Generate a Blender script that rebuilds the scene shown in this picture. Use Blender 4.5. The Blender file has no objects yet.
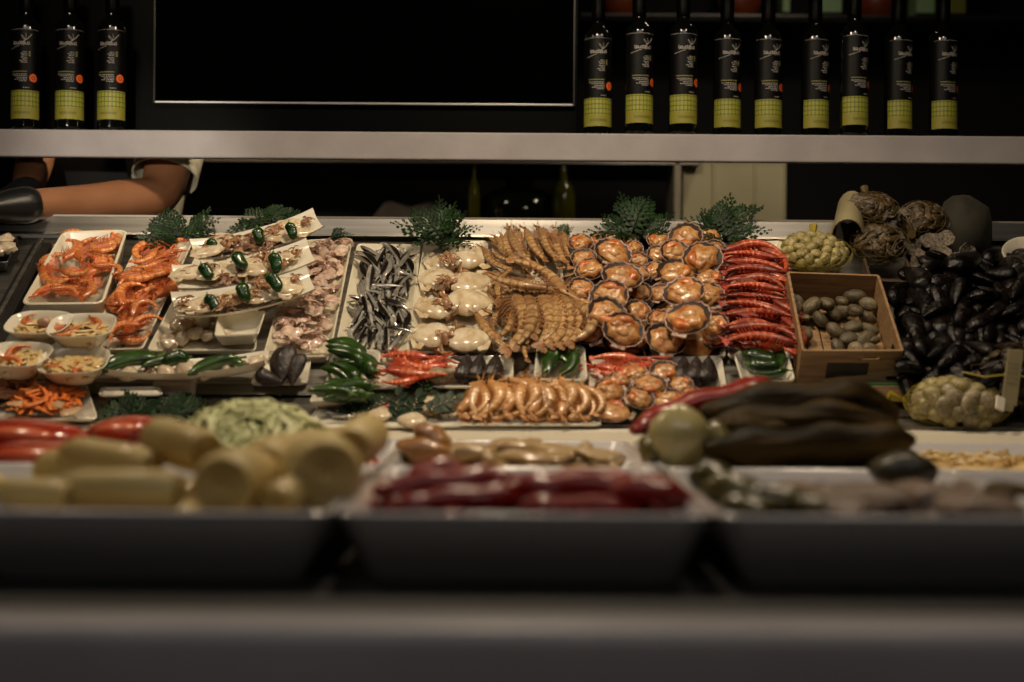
import bpy, bmesh, math, random
from math import sin, cos, pi, radians, sqrt, atan2
from mathutils import Vector, Matrix
V = Vector
rnd = random.Random(7)
SC = bpy.context.scene
COL = SC.collection
F = 50.0 / 36.0 * 1024          # focal length in pixels
CZ = 0.85                       # camera height above the floor
ROLL = radians(0.42)

# ---------------------------------------------------------------- pixels to places
def ray(px, py):
    dx, dy = px - 512, py - 341
    a, b = dx * cos(ROLL) + dy * sin(ROLL), -dx * sin(ROLL) + dy * cos(ROLL)
    return V((a / F, 1.0, -b / F))
def at(px, py, d):
    r = ray(px, py) * d
    return V((r.x, r.y, r.z + CZ))
class Plane:
    def __init__(s, y0, z0, deg):
        s.p = V((0, y0, z0)); a = radians(deg); s.a = a
        s.v = V((0, cos(a), sin(a))); s.n = V((0, -sin(a), cos(a))); s.u = V((1, 0, 0))
        s.R = Matrix((s.u, s.v, s.n)).transposed()
    def hit(s, px, py, lift=0.0):
        r = ray(px, py); o = V((0, 0, CZ))
        t = (s.n.dot(s.p - o) + lift) / s.n.dot(r)
        return o + r * t
    def uv(s, P):
        q = P - s.p
        return q.dot(s.u), q.dot(s.v)
    def world(s, u, v, n=0.0):
        return s.p + s.u * u + s.v * v + s.n * n
DECK = Plane(2.47, CZ - 0.08, 34)
LOW = Plane(2.36, CZ - 0.137, 21)
HEAP = Plane(2.368, CZ - 0.126, 42)
class Quad:
    def __init__(s, tl, tr, br, bl): s.c = [V(q) for q in (tl, tr, br, bl)]
    def at(s, a, b):
        tl, tr, br, bl = s.c
        p = (tl * (1 - a) + tr * a) * (1 - b) + (bl * (1 - a) + br * a) * b
        return p.x, p.y

# ---------------------------------------------------------------- mesh builder
class MB:
    def __init__(s): s.v, s.f, s.m, s.attr = [], [], [], None
    def add(s, vs, fs, m=0):
        b = len(s.v); s.v.extend([tuple(x) for x in vs])
        for f in fs: s.f.append([i + b for i in f]); s.m.append(m)
    def rings(s, rs, cap0=True, cap1=True, m=0):
        n = len(rs[0]); vs = [p for r in rs for p in r]; fs = []
        for i in range(len(rs) - 1):
            for j in range(n):
                k = (j + 1) % n
                fs.append([i * n + j, i * n + k, (i + 1) * n + k, (i + 1) * n + j])
        if cap0: fs.append(list(range(n))[::-1])
        if cap1: fs.append([(len(rs) - 1) * n + j for j in range(n)])
        s.add(vs, fs, m)
    def tube(s, path, rad, seg=8, m=0, flat=None, ref=V((0, 0, 1)), caps=True):
        path = [V(p) for p in path]; rs = []; n = len(path)
        for i, p in enumerate(path):
            t = (path[min(i + 1, n - 1)] - path[max(i - 1, 0)])
            if t.length < 1e-9: t = V((0, 1, 0))
            t.normalize()
            x = t.cross(ref)
            if x.length < 1e-4: x = t.cross(V((1, 0, 0.01)))
            x.normalize(); z = x.cross(t)
            r = rad[i] if not isinstance(rad, (int, float)) else rad
            ra, rb = r if isinstance(r, tuple) else (r, r * (flat or 1))
            rs.append([p + x * (ra * cos(2 * pi * j / seg)) + z * (rb * sin(2 * pi * j / seg)) for j in range(seg)])
        s.rings(rs, caps, caps, m)
    def ball(s, c, r, seg=10, rg=7, m=0, fn=None):
        c = V(c); r = (r, r, r) if isinstance(r, (int, float)) else r
        rs = []
        for i in range(rg + 1):
            a = -pi / 2 + pi * (i if 0 < i < rg else (0.04 if i == 0 else rg - 0.04)) / rg
            ring = []
            for j in range(seg):
                b = 2 * pi * j / seg
                d = V((cos(a) * cos(b), cos(a) * sin(b), sin(a)))
                k = fn(d) if fn else 1.0
                ring.append(c + V((d.x * r[0], d.y * r[1], d.z * r[2])) * k)
            rs.append(ring)
        s.rings(rs, m=m)
    def box(s, lo, hi, b=0.0, m=0, M=None, seg=2):
        bm = bmesh.new(); bmesh.ops.create_cube(bm, size=1)
        lo, hi = V(lo), V(hi)
        for v in bm.verts:
            v.co = V((lo[k] + (v.co[k] + 0.5) * (hi[k] - lo[k]) for k in range(3)))
        if b: bmesh.ops.bevel(bm, geom=bm.edges[:], offset=b, segments=seg, affect='EDGES', profile=0.5)
        bm.verts.index_update()
        s.add([M @ v.co if M else v.co for v in bm.verts], [[v.index for v in f.verts] for f in bm.faces], m)
        bm.free()
    def lathe(s, prof, seg=24, m=0, c=(0, 0, 0), power=2.0, cap0=True, cap1=False):
        rs = []
        for r, z in prof:
            ring = []
            for j in range(seg):
                a = 2 * pi * j / seg; ca, sa = cos(a), sin(a)
                k = 1.0 / (abs(ca) ** power + abs(sa) ** power) ** (1 / power)
                ring.append((c[0] + r * k * ca, c[1] + r * k * sa, c[2] + z))
            rs.append(ring)
        s.rings(rs, cap0, cap1, m)
    def obj(s, name, mats, parent=None, smooth=True, link=True, M=None):
        me = bpy.data.meshes.new(name)
        me.from_pydata(s.v, [], s.f)
        mats = mats if isinstance(mats, (list, tuple)) else [mats]
        for k in mats: me.materials.append(k)
        if len(mats) > 1: me.polygons.foreach_set('material_index', s.m)
        bm = bmesh.new(); bm.from_mesh(me); bmesh.ops.recalc_face_normals(bm, faces=bm.faces[:]); bm.to_mesh(me); bm.free()
        me.polygons.foreach_set('use_smooth', [bool(smooth)] * len(me.polygons))
        if smooth: 
            try: me.set_sharp_from_angle(angle=radians(50))
            except Exception: pass
        if s.attr and len(s.attr) == len(me.vertices):
            at_ = me.attributes.new('run', 'FLOAT', 'POINT'); at_.data.foreach_set('value', s.attr)
        me.update()
        o = bpy.data.objects.new(name, me)
        if link: COL.objects.link(o)
        if parent: o.parent = parent
        if M is not None: o.matrix_world = M
        return o

def tag(o, label, cat, group=None, kind=None):
    if label: o['label'] = label
    if cat: o['category'] = cat
    if group: o['group'] = group
    if kind: o['kind'] = kind
    return o
def struct(o): o['kind'] = 'structure'; return o
def empty(name, M=None, link=True):
    o = bpy.data.objects.new(name, None); o.empty_display_size = 0.02
    if link: COL.objects.link(o)
    if M is not None: o.matrix_world = M
    return o
PROTOS = []
KIDS = {}
def proto(root, *kids):
    """a thing kept aside as the source of its copies"""
    PROTOS.append(root); KIDS[root.name] = list(kids)
    for k in kids: k.parent = root; PROTOS.append(k)
    return root
def put(p, M, label, cat, group=None):
    r = p.copy(); COL.objects.link(r); r.matrix_world = M
    for k in KIDS[p.name]:
        c = k.copy(); c.parent = r; COL.objects.link(c)
    tag(r, label, cat, group)
    return r
def frame(o, y, n, s=1.0, roll=0.0, flip=False):
    y = y.normalized(); z = (n - y * n.dot(y)).normalized(); x = y.cross(z)
    if flip: x, z = -x, -z
    R = Matrix((x, y, z)).transposed() @ Matrix.Rotation(roll, 3, 'Y')
    s = s if isinstance(s, tuple) else (s, s, s)
    return Matrix.Translation(o) @ R.to_4x4() @ Matrix.Diagonal((*s, 1))
def lay(p, a, b, lift, label, cat, group=None, flip=False, roll=0.0, S=DECK, lift2=None, wide=1.0):
    """lay a unit-long thing on a surface from pixel a (head) to pixel b (tail)"""
    A = S.hit(a[0], a[1], lift); B = S.hit(b[0], b[1], lift if lift2 is None else lift2)
    L = (A - B).length
    return put(p, frame((A + B) / 2, A - B, S.n, (L * wide, L, L * wide), roll, flip), label, cat, group)
def sit(p, c, lift, size_px, label, cat, group=None, spin=0.0, tx=0.0, ty=0.0, S=DECK):
    """set a unit-wide thing at pixel c on a surface"""
    P = S.hit(c[0], c[1], lift); s = size_px / F * P.y
    R = S.R @ Matrix.Rotation(tx, 3, 'X') @ Matrix.Rotation(ty, 3, 'Y') @ Matrix.Rotation(spin, 3, 'Z')
    return put(p, Matrix.Translation(P) @ R.to_4x4() @ Matrix.Scale(s, 4), label, cat, group)

# ---------------------------------------------------------------- materials
def lin(c):
    return tuple((x / 255 / 12.92) if x / 255 <= 0.04045 else ((x / 255 + 0.055) / 1.055) ** 2.4 for x in c) + (1,)
def mat(name, c1, c2=None, scale=20, rough=0.45, metal=0.0, bump=0.0, bscale=60, rand=0.0, sss=0.0, coat=0.0, spec=0.5, trans=0.0, band=None, detail=3, stretch=None, seg=None, bdist=0.01):
    m = bpy.data.materials.new(name); m.use_nodes = True
    nt = m.node_tree; N, L = nt.nodes, nt.links
    b = N['Principled BSDF']
    b.inputs['Roughness'].default_value = rough; b.inputs['Metallic'].default_value = metal
    b.inputs['Specular IOR Level'].default_value = spec
    if sss:
        b.inputs['Subsurface Weight'].default_value = sss
        b.inputs['Subsurface Radius'].default_value = (0.012, 0.007, 0.004)
        b.inputs['Subsurface Scale'].default_value = 0.6
    if coat: b.inputs['Coat Weight'].default_value = coat; b.inputs['Coat Roughness'].default_value = 0.12
    if trans: b.inputs['Transmission Weight'].default_value = trans
    tc = N.new('ShaderNodeTexCoord'); src = tc.outputs['Object']
    if stretch:
        mp = N.new('ShaderNodeMapping'); mp.inputs['Scale'].default_value = stretch
        L.new(src, mp.inputs['Vector']); src = mp.outputs['Vector']
    oi = N.new('ShaderNodeObjectInfo')
    col = None
    if c2 is not None:
        nz = N.new('ShaderNodeTexNoise'); nz.inputs['Scale'].default_value = scale; nz.inputs['Detail'].default_value = detail
        nz.noise_dimensions = '4D'
        mul = N.new('ShaderNodeMath'); mul.operation = 'MULTIPLY'; mul.inputs[1].default_value = 37.0
        L.new(oi.outputs['Random'], mul.inputs[0]); L.new(mul.outputs[0], nz.inputs['W'])
        L.new(src, nz.inputs['Vector'])
        rp = N.new('ShaderNodeValToRGB'); rp.color_ramp.elements[0].position = 0.36; rp.color_ramp.elements[1].position = 0.64
        rp.color_ramp.elements[0].color = lin(c1); rp.color_ramp.elements[1].color = lin(c2)
        L.new(nz.outputs['Fac'], rp.inputs['Fac']); col = rp.outputs['Color']
    if band:      # (axis, position, softness, colour beyond it)
        ax, pos, soft, cb = band
        sp = N.new('ShaderNodeSeparateXYZ'); L.new(tc.outputs['Object'], sp.inputs[0])
        mr = N.new('ShaderNodeMapRange'); mr.inputs['From Min'].default_value = pos - soft; mr.inputs['From Max'].default_value = pos + soft
        L.new(sp.outputs[ax], mr.inputs['Value'])
        mx = N.new('ShaderNodeMix'); mx.data_type = 'RGBA'
        L.new(mr.outputs['Result'], mx.inputs['Factor'])
        if col: L.new(col, mx.inputs['A'])
        else: mx.inputs['A'].default_value = lin(c1)
        mx.inputs['B'].default_value = lin(cb); col = mx.outputs['Result']
    if seg:       # (bands, colour of the joint lines, colour of the head)
        nb_, cj, ch = seg
        at_ = N.new('ShaderNodeAttribute'); at_.attribute_name = 'run'
        ml = N.new('ShaderNodeMath'); ml.operation = 'MULTIPLY'; ml.inputs[1].default_value = nb_; L.new(at_.outputs['Fac'], ml.inputs[0])
        fr = N.new('ShaderNodeMath'); fr.operation = 'FRACT'; L.new(ml.outputs[0], fr.inputs[0])
        rp2 = N.new('ShaderNodeValToRGB'); e = rp2.color_ramp.elements; e[0].position = 0.0; e[0].color = (1, 1, 1, 1); e[1].position = .3; e[1].color = (0, 0, 0, 1)
        x = e.new(.8); x.color = (0, 0, 0, 1); x = e.new(1.0); x.color = (.8, .8, .8, 1)
        L.new(fr.outputs[0], rp2.inputs['Fac'])
        m1 = N.new('ShaderNodeMix'); m1.data_type = 'RGBA'; L.new(rp2.outputs['Color'], m1.inputs['Factor']); L.new(col, m1.inputs['A']); m1.inputs['B'].default_value = lin(cj)
        mr = N.new('ShaderNodeMapRange'); mr.inputs['From Min'].default_value = .36; mr.inputs['From Max'].default_value = .28; mr.inputs['To Max'].default_value = .7; L.new(at_.outputs['Fac'], mr.inputs['Value'])
        m2 = N.new('ShaderNodeMix'); m2.data_type = 'RGBA'; L.new(mr.outputs['Result'], m2.inputs['Factor']); L.new(m1.outputs['Result'], m2.inputs['A']); m2.inputs['B'].default_value = lin(ch); col = m2.outputs['Result']
    if rand:
        hs = N.new('ShaderNodeHueSaturation')
        mr = N.new('ShaderNodeMapRange'); mr.inputs['To Min'].default_value = 1 - rand; mr.inputs['To Max'].default_value = 1 + rand
        L.new(oi.outputs['Random'], mr.inputs['Value']); L.new(mr.outputs['Result'], hs.inputs['Value'])
        if col: L.new(col, hs.inputs['Color'])
        else: hs.inputs['Color'].default_value = lin(c1)
        col = hs.outputs['Color']
    if col: L.new(col, b.inputs['Base Color'])
    else: b.inputs['Base Color'].default_value = lin(c1)
    if bump:
        nb = N.new('ShaderNodeTexNoise'); nb.inputs['Scale'].default_value = bscale; nb.inputs['Detail'].default_value = 4
        L.new(src, nb.inputs['Vector'])
        bp = N.new('ShaderNodeBump'); bp.inputs['Strength'].default_value = bump; bp.inputs['Distance'].default_value = bdist
        L.new(nb.outputs['Fac'], bp.inputs['Height']); L.new(bp.outputs['Normal'], b.inputs['Normal'])
    return m
# stainless steel, brushed along the counter
STEEL = mat('brushed steel', (176, 172, 164), (140, 137, 130), 3, 0.42, 1.0, 0.1, 40, stretch=(1, 25, 25), bdist=.0004)
STEEL_R = mat('polished rail steel', (150, 146, 138), (128, 124, 116), 3, 0.32, 1.0, 0.1, 40, stretch=(1, 25, 25), bdist=.0002)
STEEL_D = mat('dull steel', (92, 90, 88), (70, 69, 67), 5, 0.45, 1.0)
WHITE = mat('white melamine', (222, 214, 190), (212, 203, 178), 8, 0.3, coat=0.25)
PORC = mat('white porcelain', (226, 220, 200), None, 8, 0.18, coat=0.4)
GASTRO = mat('white food tray', (196, 194, 194), None, 8, 0.22, coat=0.4)
STONE = mat('grey shelf laminate', (160, 156, 158), (146, 141, 143), 9, 0.5, bump=0.05, bscale=60, detail=6)
LEDGE = mat('pale grey ledge', (166, 161, 160), (152, 147, 146), 5, 0.4)
BLACK = mat('black lacquer', (3, 3, 3), None, 5, 0.4, spec=0.05)
DARK = mat('dark paint', (9, 8, 7), (6, 6, 5), 4, 0.6, spec=0.15)
GLASSBLACK = mat('black glass', (2, 2, 2), None, 5, 0.04, spec=0.4)
CHROME = mat('polished trim', (225, 225, 225), None, 5, 0.3, 1.0)
WALL = mat('dark brown wall', (9, 8, 7), (7, 6, 5), 3, 0.8)
FLOORM = mat('dark tile floor', (46, 42, 38), (36, 33, 30), 5, 0.5)
WOODM = mat('pale poplar wood', (160, 128, 90), (130, 100, 66), 14, 0.6, bump=0.12, stretch=(1, 6, 14))
INKM = mat('dark print', (34, 26, 22), (58, 44, 36), 90, 0.6)
# seafood
PRAWN_O = mat('cooked orange prawn', (204, 114, 50), (224, 164, 104), 26, 0.3, rand=0.2, sss=0.1, coat=0.3, seg=(9, (180, 90, 38), (182, 86, 36)))
PRAWN_F = mat('orange prawn fins', (176, 70, 30), (206, 116, 64), 26, 0.4, rand=0.2)
PRAWN_B = mat('raw brown shrimp', (150, 116, 74), (200, 162, 112), 24, 0.3, rand=0.22, sss=0.1, coat=0.3, seg=(9, (116, 82, 48), (138, 100, 60)))
PRAWN_BF = mat('brown shrimp fins', (132, 88, 52), (170, 124, 80), 26, 0.4, rand=0.25)
PRAWN_R = mat('red prawn', (138, 38, 18), (192, 84, 46), 34, 0.36, rand=0.38, sss=0.1, coat=0.12, detail=5, seg=(9, (202, 114, 72), (110, 26, 14)))
PRAWN_RF = mat('red prawn fins', (140, 30, 18), (190, 72, 44), 26, 0.35, rand=0.25)
PRAWN_T = mat('translucent tan shrimp', (190, 140, 84), (222, 184, 130), 26, 0.3, rand=0.18, sss=0.12, coat=0.3, seg=(9, (176, 108, 56), (182, 128, 76)))
PRAWN_TF = mat('tan shrimp legs', (180, 122, 68), (212, 164, 108), 26, 0.35, rand=0.2)
EYE = mat('black bead eye', (8, 7, 6), None, 5, 0.1)
SHELLW = mat('scallop shell rim', (138, 100, 86), (206, 182, 164), 14, 0.4, rand=0.15, bump=0.1)
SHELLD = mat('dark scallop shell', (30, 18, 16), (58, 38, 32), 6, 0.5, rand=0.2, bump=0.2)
MEAT = mat('scallop meat', (160, 96, 44), (212, 162, 102), 5, 0.26, rand=0.14, sss=0.15, coat=0.35, bump=0.35, bscale=7)
ROE = mat('scallop roe', (176, 86, 32), (204, 134, 72), 6, 0.25, rand=0.18, sss=0.12, coat=0.35, bump=.2, bscale=9)
MUSCLE = mat('scallop muscle', (206, 166, 116), (188, 134, 84), 6, 0.25, rand=0.12, sss=0.15, coat=0.35, bump=.2, bscale=8)
FISH = mat('silver anchovy', (226, 222, 212), (150, 146, 138), 14, 0.2, 0.6, rand=0.4, coat=0.5, band=('X', 0.024, 0.012, (46, 40, 34)), stretch=(1, .3, 1))
FISHFIN = mat('fish fin', (150, 144, 132), (104, 98, 88), 12, 0.4, rand=0.2)
SQUID = mat('cream squid', (224, 212, 186), (196, 172, 134), 7, 0.22, rand=0.05, sss=0.25, coat=0.5)
SQUIDT = mat('squid tentacles', (128, 90, 62), (180, 140, 104), 14, 0.3, rand=0.15, coat=0.35)
BABY = mat('pale baby squid', (222, 202, 182), (186, 150, 132), 6, 0.22, rand=0.15, sss=0.2, coat=0.5)
BABYT = mat('mauve tentacles', (162, 122, 108), (204, 170, 150), 12, 0.3, rand=0.2, coat=0.4)
CHUNK = mat('white squid chunk', (212, 198, 172), (192, 172, 144), 5, 0.2, rand=0.06, sss=0.3, coat=0.5)
OCTO = mat('brown octopus', (104, 70, 56), (172, 134, 108), 6, 0.25, rand=0.2, coat=0.4)
SLICE = mat('pale fish slice', (206, 178, 140), (182, 146, 106), 8, 0.3, rand=0.1, coat=0.3)
CLAM = mat('cream clam shell', (176, 164, 112), (128, 116, 72), 7, 0.4, rand=0.2, bump=0.15)
CLAMB = mat('brown clam shell', (116, 104, 76), (70, 62, 46), 5, 0.42, rand=0.3, bump=0.2, stretch=(1, 4, 1))
CLAMG = mat('grey clam shell', (158, 146, 114), (116, 102, 74), 8, 0.35, rand=0.1, bump=0.15)
MUSS = mat('black mussel shell', (3, 3, 3), (20, 13, 11), 11, 0.28, rand=0.5, coat=0.0, spec=0.25, bump=0.25, bscale=12)
MUSS_P = mat('mussel shell with worn patches', (14, 12, 14), (66, 54, 48), 9, 0.3, rand=0.3, spec=0.4, bump=0.25, bscale=10, stretch=(2, 1, 2))
LANG = mat('langoustine shell', (178, 58, 30), (214, 112, 66), 30, 0.3, rand=0.2, sss=0.1, coat=0.3, seg=(9, (226, 150, 110), (170, 48, 26)))
LANGF = mat('langoustine legs', (182, 60, 34), (216, 110, 70), 30, 0.35, rand=0.2)
MUSS_B = mat('brown dark shellfish', (30, 22, 13), (86, 66, 30), 7, 0.4, rand=0.4, bump=0.3, bscale=10)
NACRE = mat('mussel inside', (186, 176, 164), (110, 100, 104), 5, 0.2, rand=0.1, coat=0.3)
NETY = mat('yellow net', (150, 134, 34), None, 5, 0.45)
NETD = mat('dull brown net', (84, 68, 30), None, 5, 0.5)
OYST = mat('grey oyster shell', (130, 118, 100), (70, 60, 52), 9, 0.5, rand=0.2, bump=0.5, bscale=12)
PEPP = mat('green pepper', (26, 54, 9), (46, 80, 17), 5, 0.28, rand=0.25, coat=0.4, bump=.08, bscale=8)
PEPPD = mat('dark green pepper', (16, 42, 9), (28, 62, 15), 5, 0.26, rand=0.25, coat=0.35, bump=.1, bscale=7)
STALK = mat('pepper stalk', (72, 100, 44), None, 5, 0.5, rand=0.1)
LEAF = mat('dark fern leaf', (14, 34, 12), (28, 56, 20), 4, 0.5, rand=0.3, spec=0.3)
LEAF2 = mat('parsley leaf', (26, 58, 18), (46, 84, 30), 4, 0.45, rand=0.2)
STEMM = mat('fern stem', (40, 48, 24), None, 5, 0.6)
# ---------------------------------------------------------------- seafood prototypes (unit long, head at +y)
def arc_path(curl, n=26, start=0.3):
    pts = [V((0, 0, 0))]; a = 0.0
    for i in range(n):
        t = i / (n - 1)
        k = max(0.0, (t - start) / (1 - start))
        a = curl * (k ** 1.15)
        pts.append(pts[-1] + V((-sin(a), -cos(a), 0)))
    A, B = pts[0], pts[-1]
    d = A - B; L = d.length; ang = atan2(d.x, d.y)
    R = Matrix.Rotation(ang, 3, 'Z'); mid = (A + B) / 2
    return [R @ ((p - mid) / L) for p in pts]
def pick(path, t):
    x = max(0, min(len(path) - 1.001, t * (len(path) - 1))); i = int(x); f = x - i
    return path[i] * (1 - f) + path[i + 1] * f
def shrimp(name, curl, body, fins, thick=0.085, ant=1.0, seed=0):
    r = random.Random(seed)
    path = arc_path(curl); n = len(path)
    ln = sum((path[i + 1] - path[i]).length for i in range(n - 1))
    th = thick * ln
    rad = []
    for i in range(n):
        t = i / (n - 1)
        if t < 0.06: q = 0.22 + 0.45 * t / 0.06
        elif t < 0.34: q = 0.67 + 0.36 * sin((t - 0.06) / 0.28 * pi / 2)
        else:
            s = (t - 0.34) / 0.66
            q = 1.0 - 0.66 * s ** 1.4
            q *= 1.0 + 0.07 * (1 - ((s * 6) % 1.0)) - 0.03
        rad.append((th * q * 1.08, th * q * 0.86))
    b = MB(); b.tube(path, rad, 10); b.attr = [min(1, i / (n - 1)) for i in range(n) for _ in range(10)]
    d0 = (path[0] - path[2]).normalized(); side = V((d0.y, -d0.x, 0))
    b.tube([path[0] - d0 * 0.03 + side * 0.0, path[0] + d0 * 0.09 + side * th * .9, path[0] + d0 * 0.17 + side * th * 1.4], [th * .4, th * .2, th * .03], 5)
    e = path[1] + d0 * 0.02
    for sz in (1, -1): b.ball(e + V((0, 0, sz * th * 0.55)) + side * th * 0.25, th * 0.17, 6, 4, m=1)
    b.attr += [.2] * (len(b.v) - len(b.attr))
    root = b.obj(name, [body, EYE], link=False)
    t = MB(); dt = (path[-1] - path[-3]).normalized(); st = V((dt.y, -dt.x, 0))
    for k in (-1.0, -0.4, 0.3, 0.9):
        dd = (dt + st * 0.5 * k).normalized(); w = th * 0.34; sd = V((dd.y, -dd.x, 0)); o = path[-1] - dt * 0.02
        zt = V((0, 0, 0.012 * k))
        t.tube([o, o + dd * .05 + zt, o + dd * .1 + zt, o + dd * .135 + zt], [(w * .5, w * .25), (w, w * .25), (w * .9, w * .2), (w * .3, w * .1)], 6)
    tail = t.obj('tail_fan', fins, link=False)
    l = MB()
    for i in range(10):
        tt = 0.14 + 0.05 * i if i < 5 else 0.4 + 0.085 * (i - 5)
        p = pick(path, tt); q = pick(path, tt + 0.02); d = (q - p).normalized(); inner = V((d.y, -d.x, 0))
        for sz in (1, -1):
            ll = th * (2.3 if i < 5 else .62) * r.uniform(.85, 1.15)
            o = p + inner * th * 0.7 + V((0, 0, sz * th * 0.35))
            l.tube([o, o + inner * ll * .5 + V((0, 0, sz * th * .25)) + d * ll * .1, o + inner * ll + d * ll * (.6 if i < 5 else .35)], [th * .12, th * .1, th * .05] if i < 5 else [th * .3, th * .3, th * .12], 4)
    legs = l.obj('legs', fins, link=False)
    kids = [tail, legs]
    if ant:
        a = MB()
        for sz, sw in ((1, .5), (-1, -.2), (.4, .9)):
            o = path[0] + V((0, 0, sz * th * .2)); pts = [o]
            for k in range(1, 8):
                u = k / 7 * ant
                pts.append(o + d0 * (.5 * u - .75 * u * u * abs(sw)) + side * (sw * .7 * u * u + .1 * u) + V((0, 0, th * sz * u)))
            a.tube(pts, [.007, .007, .006, .006, .005, .005, .004, .003], 4)
        kids.append(a.obj('antennae', fins, link=False))
    return proto(root, *kids)
P_OR = [shrimp('orange_prawn', c, PRAWN_O, PRAWN_F, .094, .45, i) for i, c in enumerate((1.3, 1.9, 2.6))]
P_BR = [shrimp('brown_shrimp', c, PRAWN_B, PRAWN_BF, .078, .45, i) for i, c in enumerate((0.35, 0.9, 2.4))]
P_RD = [shrimp('red_prawn', c, PRAWN_R, PRAWN_RF, .074, .55, i) for i, c in enumerate((0.9, 1.4, 0.5))]
P_TN = [shrimp('tan_shrimp', c, PRAWN_T, PRAWN_TF, .08, .55, i) for i, c in enumerate((0.5, 1.1))]

def langoustine(curl, seed):
    p = shrimp('langoustine', curl, LANG, LANGF, .088, .8, seed); k = MB()
    for sz in (1, -1):
        o = V((.02 * sz, .42, .02)); pts = [o, o + V((.07 * sz, .1, .03)), o + V((.05 * sz, .24, .02)), o + V((.03 * sz, .34, .015))]
        k.tube(pts, [.014, .017, .026, .02], 7)
        for q in (1, -1): k.tube([pts[-1], pts[-1] + V((.016 * q, .06, 0)), pts[-1] + V((.004 * q, .12, 0))], [.014, .011, .003], 5)
    for i in range(5):
        for sx in (1, -1):
            o = V((.03 * sx, .3 - .07 * i, 0)); k.tube([o, o + V((.1 * sx, .03, .04)), o + V((.17 * sx, -.02, -.01))], [.011, .009, .004], 4)
    c = k.obj('claws', LANGF, link=False); c.parent = p; KIDS[p.name].append(c); PROTOS.append(c)
    return p
P_LG = [langoustine(.5, 3), langoustine(1.0, 5)]
def anchovy(bend, seed):
    n = 16; path = []
    for i in range(n):
        t = i / (n - 1); path.append(V((bend * 4 * (t - t * t) * 1.0 - bend * .5, .5 - t * .92, 0)))
    prof = [.16, .5, .72, .86, .95, 1, 1, .98, .93, .86, .78, .68, .56, .44, .32, .24]
    b = MB(); b.tube(path, [(.076 * q, .052 * q) for q in prof], 9)
    b.ball(path[1] + V((.012, -.01, .034)), (.018, .018, .01), 7, 4, m=1)
    root = b.obj('anchovy', [FISH, EYE], link=False)
    t = MB(); e = path[-1]
    for sx in (1, -1): t.tube([e + V((0, .02, 0)), e + V((sx * .025, -.03, .004)), e + V((sx * .06, -.08, 0))], [(.018, .006), (.02, .004), (.004, .002)], 6)
    t.tube([V((.06 + bend * .5, .1, 0)), V((.11 + bend * .5, .03, 0)), V((.06 + bend * .5, .0, 0))], [(.01, .004), (.012, .003), (.004, .002)], 5)
    return proto(root, t.obj('tail_fin', FISHFIN, link=False))
P_AN = [anchovy(.02, 1), anchovy(.14, 2), anchovy(-.16, 3)]

def scallop(deep, seed, shell=SHELLW):
    r = random.Random(seed); N = 45; b = MB(); rs = []
    def edge(j, k):
        a = -pi * 0.5 + 2 * pi * j / N
        rr = 0.5 * (1 - 0.10 * max(0, -sin(a)) ** 3)
        rib = 1 + 0.035 * cos(15 * 2 * pi * j / N) * k
        return V((cos(a) * rr * rib, sin(a) * rr * rib, 0)), cos(15 * 2 * pi * j / N)
    prof = [(0.08, -deep), (.4, -deep * .92), (.7, -deep * .62), (.9, -deep * .24), (1.0, 0.0), (.985, .012), (.93, -.01), (.7, -deep * .42), (.35, -deep * .66)]
    for q, z in prof:
        ring = []
        for j in range(N):
            p, rb = edge(j, q); ring.append(p * q + V((0, 0, z + .014 * rb * q)))
        rs.append(ring)
    b.rings(rs[:5], True, False, 0); b.rings(rs[4:7], False, False, 1); b.rings(rs[6:], False, True, 0)
    b.box((-.17, -.52, -.05), (.17, -.42, .0), .015, 1)
    root = b.obj('scallop', [SHELLD, shell], link=False)
    def lump(d): return 1 + .13 * sin(4.3 * d.x + seed) * cos(4.9 * d.y + seed * 2) + .07 * sin(9 * d.y - 2 * seed) * cos(8 * d.x + seed)
    a0 = seed * 1.7; m = MB()
    m.ball((.02 * cos(a0), .02 * sin(a0), -.03), (.405, .385, .13), 26, 8, fn=lump)
    m.ball((.16 * cos(a0 + 2.2), .16 * sin(a0 + 2.2), .03), (.2, .17, .09), 14, 7, fn=lump)
    meat = m.obj('mantle', MEAT, link=False); q = MB()
    q.tube([V((.25 * cos(a0 + k * .36), .25 * sin(a0 + k * .36), .035 + .02 * sin(k / 6 * pi))) for k in range(7)], [.03, .08, .12, .13, .115, .08, .02], 10, flat=.7)
    roe = q.obj('roe', ROE, link=False)
    w = MB(); w.ball((.07 * cos(a0 + 4), .07 * sin(a0 + 4), .06), (.17, .14, .075), 14, 7, fn=lump)
    mus = w.obj('muscle', MUSCLE, link=False)
    return proto(root, meat, roe, mus)
P_SC = [scallop(.16, k) for k in range(1, 5)]
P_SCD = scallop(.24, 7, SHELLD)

def clam(name, m, seed, sq=.62, lw=.82):
    """closed two-valve shell, one unit across"""
    b = MB(); kids = []
    out = []
    for sgn in (1, -1):
        bb = MB(); rs = []; N = 22
        for i in range(8):
            q = cos(i / 7 * pi / 2 * .97); z = sin(i / 7 * pi / 2 * .97) * .5 * sq
            ring = []
            for j in range(N):
                a = 2 * pi * j / N
                rr = .5 * q * (1 + .05 * cos(a * 2 + .6)) * (1 + (.018 if i % 2 else -.012))
                ring.append(V((cos(a) * rr, sin(a) * rr * lw - .16 * (1 - q) * .9, sgn * (z + .004))))
            rs.append(ring)
        bb.rings(rs, True, True); out.append(bb)
    root = out[0].obj(name, m, link=False)
    return proto(root, out[1].obj('lower_valve', m, link=False))
P_CL = [clam('cream_clam', CLAM, 1, .74, .86), clam('cream_clam', CLAM, 2, .8, .92)]
P_CB = [clam('brown_clam', CLAMB, 1, .55, .72), clam('brown_clam', CLAMB, 2, .62, .8)]
P_CG = [clam('grey_clam', CLAMG, 3, .72, .9)]

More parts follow.
